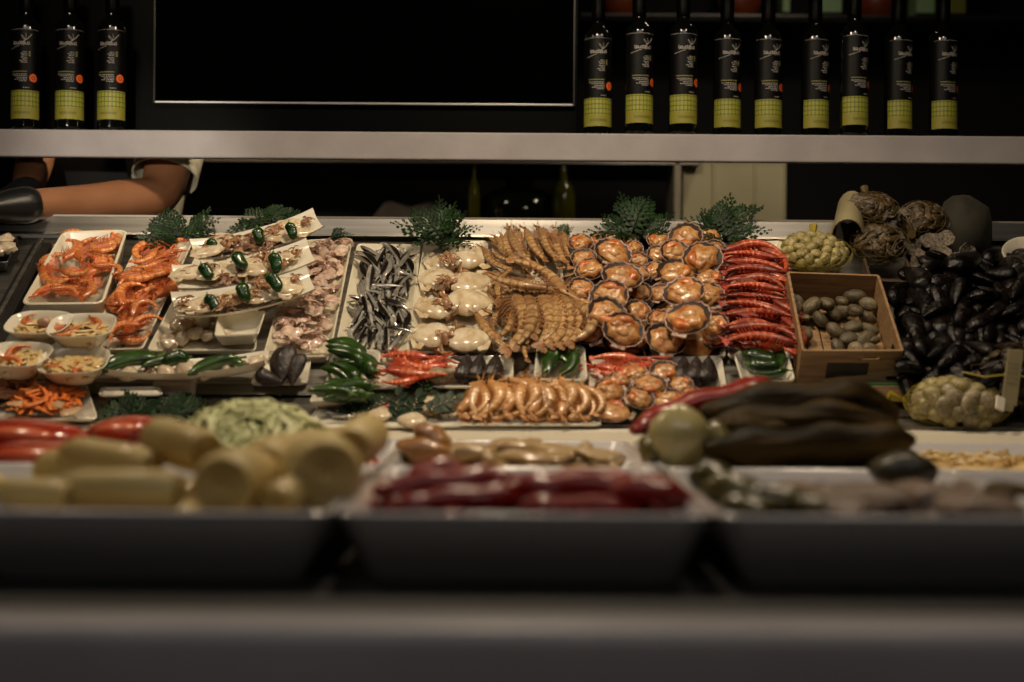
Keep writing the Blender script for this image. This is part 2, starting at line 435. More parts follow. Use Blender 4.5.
def mussel_valve(sgn, gap):
    b = MB(); rs = []; N = 16; n = 14
    for i in range(n):
        t = i / (n - 1); y = .5 - t
        w = .26 * (sin(min(1, t * 1.25 + .02) * pi / 2) ** .8) * (1 if t < .75 else sqrt(max(0, 1 - ((t - .75) / .25) ** 2)) * .92 + .04)
        h = w * .62
        rs.append([V((w * cos(a) + .05 * sin(pi * t), y, sgn * (max(0, sin(a)) * h + .004 - .015 * min(0, sin(a))))) for a in [2 * pi * j / N for j in range(N)]])
    b.rings(rs); return b
def mussel(name, m, open_=0.0):
    up = mussel_valve(1, 0).obj(name, m, link=False)
    lo = mussel_valve(-1, 0).obj('lower_valve', m, link=False)
    return proto(up, lo)
P_MU = [mussel('mussel', MUSS)]
P_MP = [mussel('mussel', MUSS_P)]
P_MB = [mussel('dark_shellfish', MUSS_B)]

def pepper(name, m, seed, fat=.15, bend=.1, prof=None):
    r = random.Random(seed); n = 14; path = [V((bend * sin(pi * i / (n - 1)) - bend / 2, .42 - .9 * i / (n - 1), .02 * sin(6 * i / n + seed))) for i in range(n)]
    prof = prof or [.45, .85, 1, 1.02, 1, .98, .97, .95, .9, .82, .7, .55, .38, .12]
    b = MB(); rs = []
    for i, (p, q) in enumerate(zip(path, prof)):
        rs.append([p + V((fat * q * cos(a) * (1 + .10 * cos(3 * a + seed + i * .15)), 0, fat * q * sin(a) * .85 * (1 + .10 * cos(3 * a + seed + i * .15)))) for a in [2 * pi * j / 14 for j in range(14)]])
    b.rings(rs)
    root = b.obj(name, m, link=False)
    s = MB(); s.tube([path[0] - V((0, .01, 0)), path[0] + V((0, .02, .01)), path[0] + V((.02, .09, .02)), path[0] + V((.05, .15, .03))], [fat * .55, fat * .3, .02, .024], 7)
    return proto(root, s.obj('stalk', STALK, link=False))
P_PL = [pepper('green_pepper', PEPP, 1, .125, .10), pepper('green_pepper', PEPP, 2, .14, -.12)]
BLUNT = [.4, .78, .95, 1.02, 1.02, .98, .95, .93, .92, .9, .85, .76, .58, .25]
P_PD = [pepper('padron_pepper', PEPPD, 3, .27, .06, BLUNT), pepper('padron_pepper', PEPPD, 5, .28, -.05, BLUNT)]

def squid(name, m, mt, slim=.2, seed=1, nt=9):
    r = random.Random(seed); n = 14
    prof = [.55, .72, .85, .95, 1, 1, .97, .9, .8, .68, .54, .4, .24, .06]
    path = [V((.03 * sin(3 * i / n + seed), .16 - .66 * i / (n - 1), 0)) for i in range(n)]
    b = MB(); b.tube(path, [(slim * q, slim * .36 * q) for q in prof], 14)
    root = b.obj(name, m, link=False)
    f = MB()
    for sx in (1, -1): f.tube([V((sx * slim * .2, -.2, .01)), V((sx * slim * .95, -.3, .005)), V((sx * slim * .9, -.36, .0)), V((sx * slim * .15, -.46, 0))], [(.05, .012), (.06, .01), (.05, .01), (.02, .008)], 7)
    fin = f.obj('fin', m, link=False)
    t = MB(); t.ball((0, .22, .01), (slim * .5, .08, slim * .42), 9, 6)
    for k in range(nt):
        a = (k / (nt - 1) - .5) * 2.4 + r.uniform(-.2, .2); L = r.uniform(.16, .3)
        o = V((sin(a) * slim * .3, .27, r.uniform(-.01, .05))); pts = [o]; c = r.choice((-1, 1)) * r.uniform(1, 4)
        for q in range(1, 6):
            u = q / 5; pts.append(o + V((sin(a + c * u * .6) * L * u, cos(a + c * u * .6) * L * u * .8, .05 * sin(pi * u) + r.uniform(0, .012))))
        t.tube(pts, [.026, .024, .02, .017, .013, .006], 6)
    return proto(root, fin, t.obj('tentacles', mt, link=False))
P_SQ = [squid('squid', SQUID, SQUIDT, .2, 1, 11), squid('squid', SQUID, SQUIDT, .23, 4, 11)]
P_SB = [squid('baby_squid', BABY, BABYT, .17, k) for k in (2, 5)]
def lumpy(name, m, seed, dims=(.5, .36, .26)):
    b = MB(); b.ball((0, 0, 0), dims, 14, 9, fn=lambda d: 1 + .12 * sin(4.2 * d.x + seed) * cos(5 * d.y - seed) + .08 * sin(7 * d.z + 3 * d.x + seed * 2))
    return proto(b.obj(name, m, link=False))
P_CH = [lumpy('squid_chunk', CHUNK, k, (.5, .42, .32)) for k in (1, 3)]
def octo(seed, m=None):
    m = m or OCTO
    r = random.Random(seed); b = MB()
    b.ball((0, 0, .05), (.16, .2, .15), 10, 7)
    root = b.obj('small_octopus', m, link=False); t = MB()
    for k in range(8):
        a = k * 2 * pi / 8; c = r.choice((-1, 1)) * r.uniform(1.5, 3); pts = []
        for q in range(8):
            u = q / 7; pts.append(V((cos(a + c * u * .5) * (.1 + .42 * u), sin(a + c * u * .5) * (.1 + .42 * u), .03 + .05 * sin(u * pi * 1.5))))
        t.tube(pts, [.07, .065, .055, .05, .04, .035, .025, .012], 7)
    return proto(root, t.obj('tentacles', m, link=False))
P_OC = [octo(1), octo(4)]
P_TE = [octo(2, SQUIDT), octo(6, SQUIDT)]
def slice_(seed):
    b = MB(); b.ball((0, 0, 0), (.5, .3, .09), 14, 7, fn=lambda d: 1 + .12 * sin(5 * d.x + seed) + .06 * sin(9 * d.y))
    return proto(b.obj('fish_slice', SLICE, link=False))
P_SL = [slice_(1), slice_(3)]
def shell_half(seed):
    b = MB(); b.ball((0, 0, 0), (.5, .42, .16), 18, 8, fn=lambda d: 1 + .05 * cos(14 * atan2(d.y, d.x)) + .06 * sin(3 * d.x + seed))
    return proto(b.obj('pale_shell', SQUID, link=False))
P_SH = [shell_half(1), shell_half(2)]
def oyster(seed):
    r = random.Random(seed); b = MB(); rs = []; N = 20
    for i, (q, z) in enumerate([(.2, -.16), (.7, -.12), (1, 0), (.97, .03), (.8, .0), (.3, -.02)]):
        rs.append([V((.5 * q * cos(a) * (1 + .12 * sin(3 * a + seed)), .38 * q * sin(a) * (1 + .1 * cos(5 * a + seed)), z + .04 * sin(4 * a + seed) * q)) for a in [2 * pi * j / N for j in range(N)]])
    b.rings(rs)
    return proto(b.obj('oyster_shell', OYST, link=False))
P_OY = [oyster(k) for k in (1, 2)]

# ferns: pinnate frond, base at y = 0, tip at y = 1
def fern(name, m, seed, droop=.25, pairs=6, wid=.46):
    r = random.Random(seed)
    def rach(t): return V((.03 * sin(3 * t + seed), t, droop * (t - 1.6 * t * t)))
    b = MB(); b.tube([rach(i / 10) for i in range(11)], [.014 - .0011 * i for i in range(11)], 5)
    root = b.obj(name, STEMM, link=False)
    f = MB()
    for i in range(pairs * 2 + 1):
        t = .12 + .86 * i / (pairs * 2); o = rach(t); sx = 1 if i % 2 else -1
        L = wid * (1 - .82 * ((t - .2) / .8) ** 1.3 if t > .2 else .7 + 1.5 * (t - .0)) * r.uniform(.85, 1.1)
        ang = .95 + .12 * r.uniform(-1, 1) if i < pairs * 2 else 0.0
        d = V((sx * sin(ang), cos(ang), r.uniform(-.25, .15))).normalized()
        perp = V((d.y, -d.x, 0)).normalized()
        nl = max(2, int(3.6 * L / wid + .5))
        for k in range(nl):
            u = (k + .5) / nl; c = o + d * L * u - V((0, 0, .25 * L * u * u)); ll = L * .36 * (1 - .6 * u) + .012
            for sy in (1, -1):
                dd = (d * .75 + perp * sy * .9).normalized(); w = d * (L / nl * .62)
                tip = c + dd * ll; midp = c + dd * ll * .5 + V((0, 0, .014))
                f.add([c - w * .45, midp - w * .75, tip, midp + w * .75, c + w * .45], [[0, 1, 3, 4], [1, 2, 3]])
        e = o + d * L
        w = perp * .03
        f.add([e - d * L * .3 - w - V((0, 0, .2 * L)), e - V((0, 0, .28 * L)), e - d * L * .3 + w - V((0, 0, .2 * L))], [[0, 1, 2]])
    return proto(root, f.obj('leaflets', m, smooth=False, link=False))
P_FE = [fern('fern_frond', LEAF, 1, .3), fern('fern_frond', LEAF, 3, .5, 8, .5)]
P_PA = [fern('parsley_sprig', LEAF2, 5, .4, 5, .6)]
def laurel(seed):
    r = random.Random(seed); b = MB(); b.tube([(0, 0, 0), (.02, .5, .04), (0, 1, 0)], [.012, .01, .006], 5)
    root = b.obj('leafy_sprig', STEMM, link=False); f = MB()
    for i in range(9):
        t = .12 + .1 * i; sx = 1 if i % 2 else -1; d = V((sx * .8, .62, r.uniform(-.1, .3))).normalized() if i < 8 else V((0, 1, 0))
        p = V((d.y, -d.x, 0)); o = V((0.01, t, .03)); L = .38; W = .12
        vs = []
        for q, w in ((0, .1), (.25, .8), (.5, 1), (.75, .7), (1, .04)):
            for s2 in (-1, 0, 1): vs.append(o + d * L * q + p * s2 * w * W + V((0, 0, (.02 if s2 else 0) - .05 * q * q)))
        f.add(vs, [[a * 3 + c, a * 3 + c + 1, a * 3 + c + 4, a * 3 + c + 3] for a in range(4) for c in range(2)])
    return proto(root, f.obj('leaves', LEAF, smooth=True, link=False))
P_LA = [laurel(1)]
def frond(p, base, tip, n, label, group, wide=1.0, roll=0.0, cat='fern'):
    L = (tip - base).length
    return put(p, frame(base, tip - base, n, (L * wide, L, L), roll), label, cat, group)

# ---------------------------------------------------------------- trays and plates
def offset_quad(q, d):
    """q: four (u,v) corners in order; move every edge inwards by d"""
    n = len(q); c = V((sum(p[0] for p in q) / n, sum(p[1] for p in q) / n)); L = []
    for i in range(n):
        a, b = V(q[i]), V(q[(i + 1) % n]); t = (b - a).normalized(); nn = V((-t.y, t.x))
        if nn.dot(c - a) < 0: nn = -nn
        L.append((a + nn * d, t))
    out = []
    for i in range(n):
        (p, r), (q2, s) = L[i - 1], L[i]
        k = r.x * s.y - r.y * s.x
        t = ((q2 - p).x * s.y - (q2 - p).y * s.x) / k
        out.append(p + r * t)
    return out
def round_quad(q, r, k=5):
    pts = []; n = len(q)
    for i in range(n):
        p, a, b = V(q[i]), V(q[i - 1]), V(q[(i + 1) % n])
        rr = max(1e-4, min(r, (a - p).length * .48, (b - p).length * .48))
        A = p + (a - p).normalized() * rr; B = p + (b - p).normalized() * rr
        for j in range(k):
            t = j / (k - 1); pts.append(A * (1 - t) ** 2 + p * 2 * t * (1 - t) + B * t * t)
    return pts
def tray_mesh(q, h, base_in, rim, r, z0=0.0, th=.004, b=None):
    b = b or MB(); rs = []
    def ring(d, z, rr): rs.append([V((p.x, p.y, z)) for p in round_quad(offset_quad(q, d), max(rr, .001))])
    ring(base_in + .004, z0, r - base_in * .5); ring(base_in, z0 + .003, r - base_in * .5)
    ring(0.001, z0 + h - .005, r); ring(0, z0 + h - .002, r); ring(.0015, z0 + h, r)
    ring(rim - .002, z0 + h, r - rim); ring(rim, z0 + h - .002, r - rim)
    ring(rim + base_in, z0 + th + .004, r - rim - base_in * .5); ring(rim + base_in + .006, z0 + th, r - rim - base_in * .5)
    b.rings(rs, True, True); return b
def tray(name, px, S, lift, h, label, cat='tray', m=None, base_in=.006, rim=.004, r=.012, group=None):
    """tray whose rim corners sit at four pixels (far left, far right, near right, near left) on a surface"""
    W = [S.hit(x, y, lift + h) for x, y in px]
    c = sum(W, V()) / 4 - S.n * h
    q = []
    for w in W: d = w - c; q.append((d.dot(S.u), d.dot(S.v)))
    b = tray_mesh(q, h, base_in, rim, r)
    return tag(b.obj(name, m or WHITE, M=Matrix.Translation(c) @ S.R.to_4x4()), label, cat, group)
def box_thing(name, lo, hi, m, b=.002, parent=None, smooth=False):
    k = MB(); k.box(lo, hi, b); return k.obj(name, m, parent, smooth=smooth)
# ---------------------------------------------------------------- the room
def room():
    def wall(name, lo, hi, m): struct(box_thing(name, lo, hi, m, 0))
    wall('floor', (-3.2, -2.6, -.1), (3.2, 4.7, 0), FLOORM)
    wall('wall_back', (-3.2, 4.6, 0), (3.2, 4.7, 2.9), WALL)
    wall('wall_left', (-3.3, -2.6, 0), (-3.2, 4.7, 2.9), WALL)
    wall('wall_right', (3.2, -2.6, 0), (3.3, 4.7, 2.9), WALL)
    wall('wall_front', (-3.3, -2.7, 0), (3.3, -2.6, 2.9), WALL)
    k = MB(); k.box((-3.3, -2.7, 2.98), (3.3, 4.7, 3.05))
    for i in range(52): k.box((-3.2 + i * .124, -2.6, 2.9), (-3.13 + i * .124, 4.6, 2.98))
    struct(k.obj('ceiling', mat('wooden slat ceiling', (74, 56, 40), (58, 43, 30), 4, 0.6, stretch=(4, .3, 4)), smooth=False))
room()

# ---------------------------------------------------------------- shelf, panel and back counter
ZS = CZ + .4395
t = empty('bottle_shelf', Matrix.Translation((0, 3.14, ZS - .058)))
tag(t, 'long pale grey shelf carrying the row of oil bottles', 'shelf')
def kid(k, name, m, t, smooth=False):
    o = k.obj(name, m, smooth=smooth); o.parent = t; o.matrix_parent_inverse = t.matrix_world.inverted(); return o
bpy.context.view_layer.update()
k = MB(); k.box((-1.75, 3.004, ZS - .018), (1.75, 3.118, ZS - .0004), .001); kid(k, 'shelf_board', STONE, t)
k = MB(); k.box((-1.75, 3.0, ZS - .058), (1.75, 3.022, ZS), .003); kid(k, 'front_fascia', STONE, t)
for xx in (-1.65, 1.65):
    k = MB(); k.box((xx - .03, 3.05, 0), (xx + .03, 3.1, ZS - .019), .004); kid(k, 'post', DARK, t)

xp0, xp1 = -1.75, at(578, 60, 3.13).x
t = empty('cabinet_front', Matrix.Translation(((xp0 + xp1) / 2, 3.18, ZS)))
tag(t, 'black cabinet front with a framed dark glass pane behind the bottles', 'cabinet')
bpy.context.view_layer.update()
k = MB(); k.box((xp0, 3.1225, ZS + .001), (xp1, 3.155, ZS + .95), .002); kid(k, 'carcass', BLACK, t)
ga, gb = at(155, 103, 3.11), at(573, 106, 3.11)
k = MB(); k.box((ga.x, 3.113, ga.z + .004), (gb.x, 3.1225, ZS + .9), .001); kid(k, 'glass_pane', GLASSBLACK, t)
k = MB(); k.box((ga.x, 3.107, ga.z), (gb.x, 3.1225, ga.z + .0045), .001); kid(k, 'metal_trim', CHROME, t)
k = MB()
for xx in (ga.x - .004, gb.x): k.box((xx, 3.109, ga.z), (xx + .004, 3.1225, ZS + .9), .0005)
kid(k, 'side_trim', mat('dark trim', (60, 58, 55), None, 5, .3, .8), t)
def backs():
    t = empty('back_counter', Matrix.Translation((0, 4.0, 0))); tag(t, 'dark back counter behind the display running wall to wall', 'counter')
    bpy.context.view_layer.update()
    zt = CZ + .3
    k = MB(); k.box((-3.1, 3.84, 0), (3.1, 4.55, zt - .03), .003); kid(k, 'cupboard_body', DARK, t)
    k = MB(); k.box((-3.1, 3.80, zt - .03), (3.1, 4.58, zt), .003); kid(k, 'worktop', STEEL_D, t)
    zh = at(450, 163.5, 3.86).z; x0, x1 = at(150, 163, 3.86).x, at(700, 163, 3.86).x
    h = empty('extractor_hood', Matrix.Translation(((x0 + x1) / 2, 4.2, zh))); tag(h, 'dark hood with a bright steel edge low behind the shelf', 'hood'); bpy.context.view_layer.update()
    k = MB(); k.box((x0, 3.87, zh + .004), (x1, 4.28, zh + .08), .002); kid(k, 'hood_body', mat('brown hood', (34, 26, 18), (26, 20, 14), 4, .5), h)
    k = MB(); k.box((x0, 3.86, zh), (x1, 3.87, zh + .05), .002); kid(k, 'steel_edge', STEEL, h)
    # white box with three recessed panels
    w = mat('ivory plastic', (216, 208, 170), (206, 198, 160), 5, .5)
    b0, b1 = at(683, 215, 3.9), at(786, 215, 3.9)
    t = empty('storage_box', Matrix.Translation((b0.x, 3.9, zt))); tag(t, 'ivory plastic box with panelled side behind the fern by the clams', 'box')
    bpy.context.view_layer.update()
    h = at(700, 150, 3.9).z - zt
    k = MB(); k.box((b0.x, 3.91, zt + .001), (b1.x, 4.1, zt + h), .006)
    x1, x2 = at(714, 190, 3.9).x, at(755, 190, 3.9).x
    k.box((b0.x, 3.9, zt + .001), (b1.x, 3.92, zt + .02), .003)
    for a, b in ((b0.x, b0.x + .006), (x1 - .004, x1 + .004), (x2 - .004, x2 + .004), (b1.x - .006, b1.x)): k.box((a, 3.9, zt + .001), (b, 3.92, zt + h), .002)
    kid(k, 'body', w, t)
    k = MB(); k.box((b0.x - .004, 3.89, zt + h), (b1.x + .004, 4.11, zt + h + .02), .004); kid(k, 'lid', w, t)
    k = MB(); e0 = at(674, 190, 3.86); k.box((e0.x, 3.86, zt + .001), (e0.x + .02, 4.05, zt + h - .01), .004)
    tag(k.obj('box_lid', mat('grey ivory plastic', (180, 172, 150), None, 5, .5), smooth=False), 'pale plastic lid stood on edge against the ivory box', 'lid')
    # green demijohn between two oil bottles
    g = mat('dark green glass', (18, 24, 8), None, 5, .08, spec=.5); y = mat('yellow green oil', (104, 100, 18), (70, 72, 12), 6, .15, coat=.3)
    c = at(519, 200, 3.95)
    t = empty('demijohn', Matrix.Translation((c.x, 3.98, zt + .001))); tag(t, 'wide dark green glass jar between two yellow oil bottles', 'jar')
    k = MB(); k.lathe([(.08, 0), (.115, .006), (.122, .05), (.115, .09), (.08, .115), (.04, .128), (.036, .145)], 28, cap1=True); k.obj('body', g, t)
    k = MB(); k.lathe([(.04, .145), (.042, .146), (.042, .158), (.02, .16)], 20, cap1=True); k.obj('stopper', DARK, t)
    for px, lab in ((474, 'slim yellow oil bottle beside the fern in front of the green jar'), (563, 'wider yellow oil bottle on the far side of the green jar')):
        r = .017 if px < 500 else .034
        c = at(px, 200, 3.88)
        t = empty('oil_bottle', Matrix.Translation((c.x, 3.88, zt + .001))); tag(t, lab, 'bottle', 'yellow oil bottles on the back counter')
        k = MB(); k.lathe([(r * .9, 0), (r, .006), (r, .09), (r * .8, .12), (r * .36, .14), (r * .33, .18)], 18, cap1=True); k.obj('body', y, t)
        k = MB(); k.lathe([(r * .4, .18), (r * .42, .182), (r * .42, .2), (r * .3, .203)], 14, cap1=True); k.obj('cap', DARK, t)
    P0, P1 = at(-70, 180, 3.75), at(17, 180, 3.75)
    t = empty('pale_cupboard', Matrix.Translation((P0.x, 3.78, 0))); tag(t, 'pale cream cupboard standing behind the gloved hands', 'cupboard'); bpy.context.view_layer.update()
    k = MB(); k.box((P0.x, 3.6, 0), (P1.x, 3.78, CZ + .7), .004); kid(k, 'body', w, t)
    k = MB(); k.box((P0.x + .02, 3.59, .1), (P1.x - .012, 3.6, CZ + .66), .003); kid(k, 'door', mat('cream door', (196, 186, 152), None, 5, .5), t)
    # grey cloth
    c0, c1 = at(372, 215, 3.9), at(446, 215, 3.9); k = MB(); rs = []
    for i in range(16):
        u = i / 15; x = c0.x + (c1.x - c0.x) * u; hh = .105 * (sin(pi * (.08 + .84 * u)) ** .5) * (.85 + .15 * sin(9 * u))
        rs.append([V((x, 3.9 + .14 * (j / 11) + .006 * sin(7 * u + j), zt + .001 + hh * (sin(pi * j / 11) ** .4) * (1 + .1 * sin(3 * j + 8 * u)))) for j in range(12)])
    k.rings(rs, True, True); tag(k.obj('folded_cloth', mat('grey cloth', (82, 76, 70), (62, 58, 54), 8, .9)), 'crumpled grey cloth bundle behind the anchovy tray', 'cloth')
    # upper wall shelf with jars and boxes
    zs = at(760, 15, 4.3).z
    t = empty('back_shelf', Matrix.Translation((1.0, 4.45, zs - .02))); tag(t, 'dark upper shelf with steel lip high behind the row of bottles', 'shelf')
    bpy.context.view_layer.update()
    k = MB(); k.box((.2, 4.3, zs - .02), (2.6, 4.59, zs), .001); kid(k, 'board', DARK, t)
    k = MB(); k.box((.2, 4.296, zs - .005), (2.6, 4.3, zs + .001), .0005); kid(k, 'steel_lip', STEEL_D, t)
    pg = mat('pale green carton', (142, 176, 132), (128, 164, 118), 6, .6); yg = mat('yellow carton', (120, 122, 44), None, 6, .6); tc = mat('terracotta glaze', (150, 72, 36), (110, 48, 24), 6, .4)
    def carton(x0, x1, m, lab):
        A, B = at(x0, 7, 4.33).x, at(x1, 7, 4.33).x
        zz = zs + .001
        t = empty('carton', Matrix.Translation(((A + B) / 2, 4.38, zz))); tag(t, lab, 'carton')
        w = (B - A) / 2
        k = MB(); k.box((-w, -.05, .016), (w, .05, .2), .002); k.obj('sleeve', m, t, smooth=False)
        k = MB(); k.box((-w * .98, -.049, 0), (w * .98, .049, .016), .001); k.obj('base', DARK, t, smooth=False)
    carton(820, 842, pg, 'pale green carton on the high shelf above the fifth and sixth bottles of the nine')
    carton(917, 935, pg, 'narrower pale green carton on the high shelf above the eighth bottle of the nine')
    carton(943, 966, yg, 'olive yellow carton on the high shelf above the ninth bottle')
    carton(783, 790, pg, 'thin pale carton edge on the high shelf above the fifth bottle')
    for px, lab in ((740, 'rust brown jar on the high shelf above the fourth bottle of the nine'), (878, 'rust brown jar on the high shelf between the two pale green cartons'), (620, 'rust brown jar on the high shelf above the second bottle of the nine')):
        c = at(px, 5, 4.4); t = empty('clay_jar', Matrix.Translation((c.x, 4.42, zs + .001))); tag(t, lab, 'jar')
        k = MB(); k.lathe([(.03, 0), (.055, .02), (.07, .06), (.065, .1), (.045, .13), (.045, .15)], 20, cap1=True); k.obj('body', tc, t)
        k = MB(); k.lathe([(.05, .15), (.05, .16), (.02, .175), (.012, .19)], 16, cap1=True); k.obj('lid', tc, t)
backs()

# ---------------------------------------------------------------- oil bottles
def bottles():
    glass = mat('dark bottle glass', (7, 8, 6), None, 5, .06, spec=.5)
    lab = mat('black label', (4, 4, 5), None, 5, .45, spec=.2)
    N = bpy.data.materials.new('lime green label'); N.use_nodes = True; nt = N.node_tree; b = nt.nodes['Principled BSDF']; b.inputs['Roughness'].default_value = .5
    tc = nt.nodes.new('ShaderNodeTexCoord'); sp = nt.nodes.new('ShaderNodeSeparateXYZ'); nt.links.new(tc.outputs['Object'], sp.inputs[0])
    ang = nt.nodes.new('ShaderNodeMath'); ang.operation = 'ARCTAN2'; nt.links.new(sp.outputs['X'], ang.inputs[0])
    ng = nt.nodes.new('ShaderNodeMath'); ng.operation = 'MULTIPLY'; ng.inputs[1].default_value = -1; nt.links.new(sp.outputs['Y'], ng.inputs[0]); nt.links.new(ng.outputs[0], ang.inputs[1])
    def line(src, k, thr):
        a = nt.nodes.new('ShaderNodeMath'); a.operation = 'MULTIPLY'; a.inputs[1].default_value = k; nt.links.new(src, a.inputs[0])
        f = nt.nodes.new('ShaderNodeMath'); f.operation = 'FRACT'; nt.links.new(a.outputs[0], f.inputs[0])
        g = nt.nodes.new('ShaderNodeMath'); g.operation = 'LESS_THAN'; g.inputs[1].default_value = thr; nt.links.new(f.outputs[0], g.inputs[0]); return g.outputs[0]
    l1, l2 = line(ang.outputs[0], 3.7, .2), line(sp.outputs['Z'], 100.0, .2)
    mx = nt.nodes.new('ShaderNodeMath'); mx.operation = 'MAXIMUM'; nt.links.new(l1, mx.inputs[0]); nt.links.new(l2, mx.inputs[1])
    up = nt.nodes.new('ShaderNodeMath'); up.operation = 'GREATER_THAN'; up.inputs[1].default_value = .0475; nt.links.new(sp.outputs['Z'], up.inputs[0])
    m2 = nt.nodes.new('ShaderNodeMath'); m2.operation = 'MULTIPLY'; nt.links.new(mx.outputs[0], m2.inputs[0]); nt.links.new(up.outputs[0], m2.inputs[1])
    base = nt.nodes.new('ShaderNodeMix'); base.data_type = 'RGBA'; base.inputs['A'].default_value = lin((134, 130, 48)); base.inputs['B'].default_value = lin((146, 148, 56)); nt.links.new(up.outputs[0], base.inputs['Factor'])
    c = nt.nodes.new('ShaderNodeMix'); c.data_type = 'RGBA'; nt.links.new(m2.outputs[0], c.inputs['Factor']); nt.links.new(base.outputs['Result'], c.inputs['A']); c.inputs['B'].default_value = lin((84, 92, 32)); nt.links.new(c.outputs['Result'], b.inputs['Base Color'])
    white = mat('white print', (150, 146, 140), None, 5, .5); yel = mat('lime print', (128, 128, 54), None, 5, .5); org = mat('orange seal', (228, 104, 38), None, 5, .45); dko = mat('seal print', (150, 50, 18), None, 5, .45); dkg = mat('olive print', (96, 98, 34), None, 5, .5)
    R = .0298
    k = MB(); k.lathe([(.026, 0), (.029, .003), (R, .01), (R, .219), (.0285, .226), (.023, .2335), (.0155, .2405), (.0125, .25), (.0122, .29), (.0125, .30)], 32, cap1=True)
    root = k.obj('bottle', glass, link=False)
    def wrap(a0, a1, z0, z1, r, kk, n=16, m=0):
        vs, fs = [], []
        for i in range(n + 1):
            a = a0 + (a1 - a0) * i / n
            for z in (z0, z1): vs.append((r * sin(a), -r * cos(a), z))
        for i in range(n): fs.append([2 * i, 2 * i + 2, 2 * i + 3, 2 * i + 1])
        kk.add(vs, fs, m)
    k = MB(); k.lathe([(.0138, .252), (.0145, .253), (.015, .262), (.015, .317), (.013, .32)], 20, cap1=True); cap = k.obj('cap', BLACK, link=False)
    k = MB(); wrap(-1.45, 1.45, .084, .2145, R + .0003, k, 28); label = k.obj('label', lab, link=False)
    k = MB(); wrap(-1.45, 1.45, .0235, .084, R + .0003, k, 28); band = k.obj('green_band', N, link=False)
    # printing, wrapped round the label
    def P(a, z): r = R + .0007; return V((r * sin(a), -r * cos(a), z))
    def stroke(pts, w, kk, m=0):
        for (a0, z0), (a1, z1) in zip(pts, pts[1:]):
            d = V(((a1 - a0) * R, z1 - z0)); L = max(d.length, 1e-5); p = V((-d.y, d.x)) / L * w / 2
            kk.add([P(a0 + p.x / R, z0 + p.y), P(a1 + p.x / R, z1 + p.y), P(a1 - p.x / R, z1 - p.y), P(a0 - p.x / R, z0 - p.y)], [[0, 1, 2, 3]], m)
    r = random.Random(3); pr = MB()
    wrap(-1.35, 1.3, .2128, .2135, R + .0006, pr, 20)
    # name in small script letters with a leafy twig above it and a swash below
    x = -.62
    for i in range(8):
        w = r.choice((.09, .12)); hgt = .0052 if i not in (0, 4) else .0075
        if i % 2: stroke([(x, .181), (x, .181 + hgt), (x + w, .181 + hgt), (x + w, .181), (x, .181)], .0013, pr)
        else: stroke([(x, .181 + hgt), (x, .181), (x + w, .181), (x + w, .181 + hgt * .8)], .0014, pr)
        x += w + .05
    stroke([(-.95, .1715), (-.8, .1722), (-.5, .175), (-.2, .178), (.2, .1795)], .0011, pr)
    stroke([(.12, .186), (.3, .19), (.5, .195), (.74, .2035)], .0016, pr)
    stroke([(.3, .19), (.2, .196), (.02, .2005), (.12, .1935), (.3, .19)], .0009, pr)
    stroke([(.3, .19), (.36, .198), (.3, .204)], .0008, pr)
    for z, a0, a1 in ((.164, .12, .44), (.1605, -.02, .44), (.157, .05, .44), (.1525, .0, .44), (.149, .12, .44), (.1455, -.1, .44), (.142, .02, .44), (.117, -.75, .42), (.1135, -.55, .42), (.1095, -.3, .42), (.106, -.5, .42), (.1025, -.12, .42), (.0885, .15, .55)):
        a = a0
        while a < a1:
            b2 = min(a1, a + r.uniform(.06, .2)); wrap(a, b2, z, z + .0017, R + .0007, pr, 3); a = b2 + .045
    print_ = pr.obj('white_lettering', white, link=False)
    pr = MB()
    for z in (.1645, .1605, .1565): wrap(.52, .66, z, z + .0022, R + .0007, pr, 3)
    a = -.78
    while a < .4: b2 = min(.42, a + r.uniform(.08, .16)); wrap(a, b2, .1225, .1245, R + .0007, pr, 3); a = b2 + .04
    ylet = pr.obj('lime_lettering', yel, link=False)
    pr = MB(); x = -.6
    for i in range(11):
        w = .06; stroke([(x, .034), (x, .0385), (x + w, .0385), (x + w, .034)], .001, pr); x += .115
    glet = pr.obj('olive_lettering', dkg, link=False)
    s = MB(); n = 20
    for rr, m, off in ((.0088, 0, 0), (.0045, 1, .0003), (.0026, 0, .0005)):
        c0 = .86; rad = R + .0009 + off
        vs = [(rad * sin(c0), -rad * cos(c0), .1105)] + [(rad * sin(c0 + rr * cos(q) / R), -rad * cos(c0 + rr * cos(q) / R), .1105 + rr * sin(q)) for q in [2 * pi * i / n for i in range(n)]]
        s.add(vs, [[0, i + 1, (i + 1) % n + 1] for i in range(n)], m)
    seal = s.obj('seal', [org, dko], link=False)
    for q in (print_, ylet, glet): q.parent = label; PROTOS.append(q)
    proto(root, cap, label, band, seal)
    def place(px, d, rot, lab, grp):
        M = Matrix.Translation((at(px, 70, d).x, d, ZS + .0005)) @ Matrix.Rotation(rot, 4, 'Z')
        r_ = root.copy(); COL.objects.link(r_); r_.matrix_world = M; tag(r_, lab, 'bottle', grp)
        for c in (cap, label, band, seal):
            cc = c.copy(); cc.parent = r_; COL.objects.link(cc)
            if c is label:
                for g in (print_, ylet, glet): gg = g.copy(); gg.parent = cc; COL.objects.link(gg)
    N9 = ('first', 'second', 'third', 'fourth', 'fifth', 'sixth', 'seventh', 'eighth', 'ninth')
    for i, (px, d, rot) in enumerate(((598, 3.085, 0), (639, 3.035, .22), (683, 3.035, .2), (727, 3.085, .2), (768, 3.085, .16), (815, 3.085, .34), (854, 3.04, .34), (898, 3.085, .42), (943, 3.085, .3))):
        place(px, d, rot, f'lime-banded dark bottle, {N9[i]} from the glass cabinet in the row of nine', 'oil bottles in the row of nine')
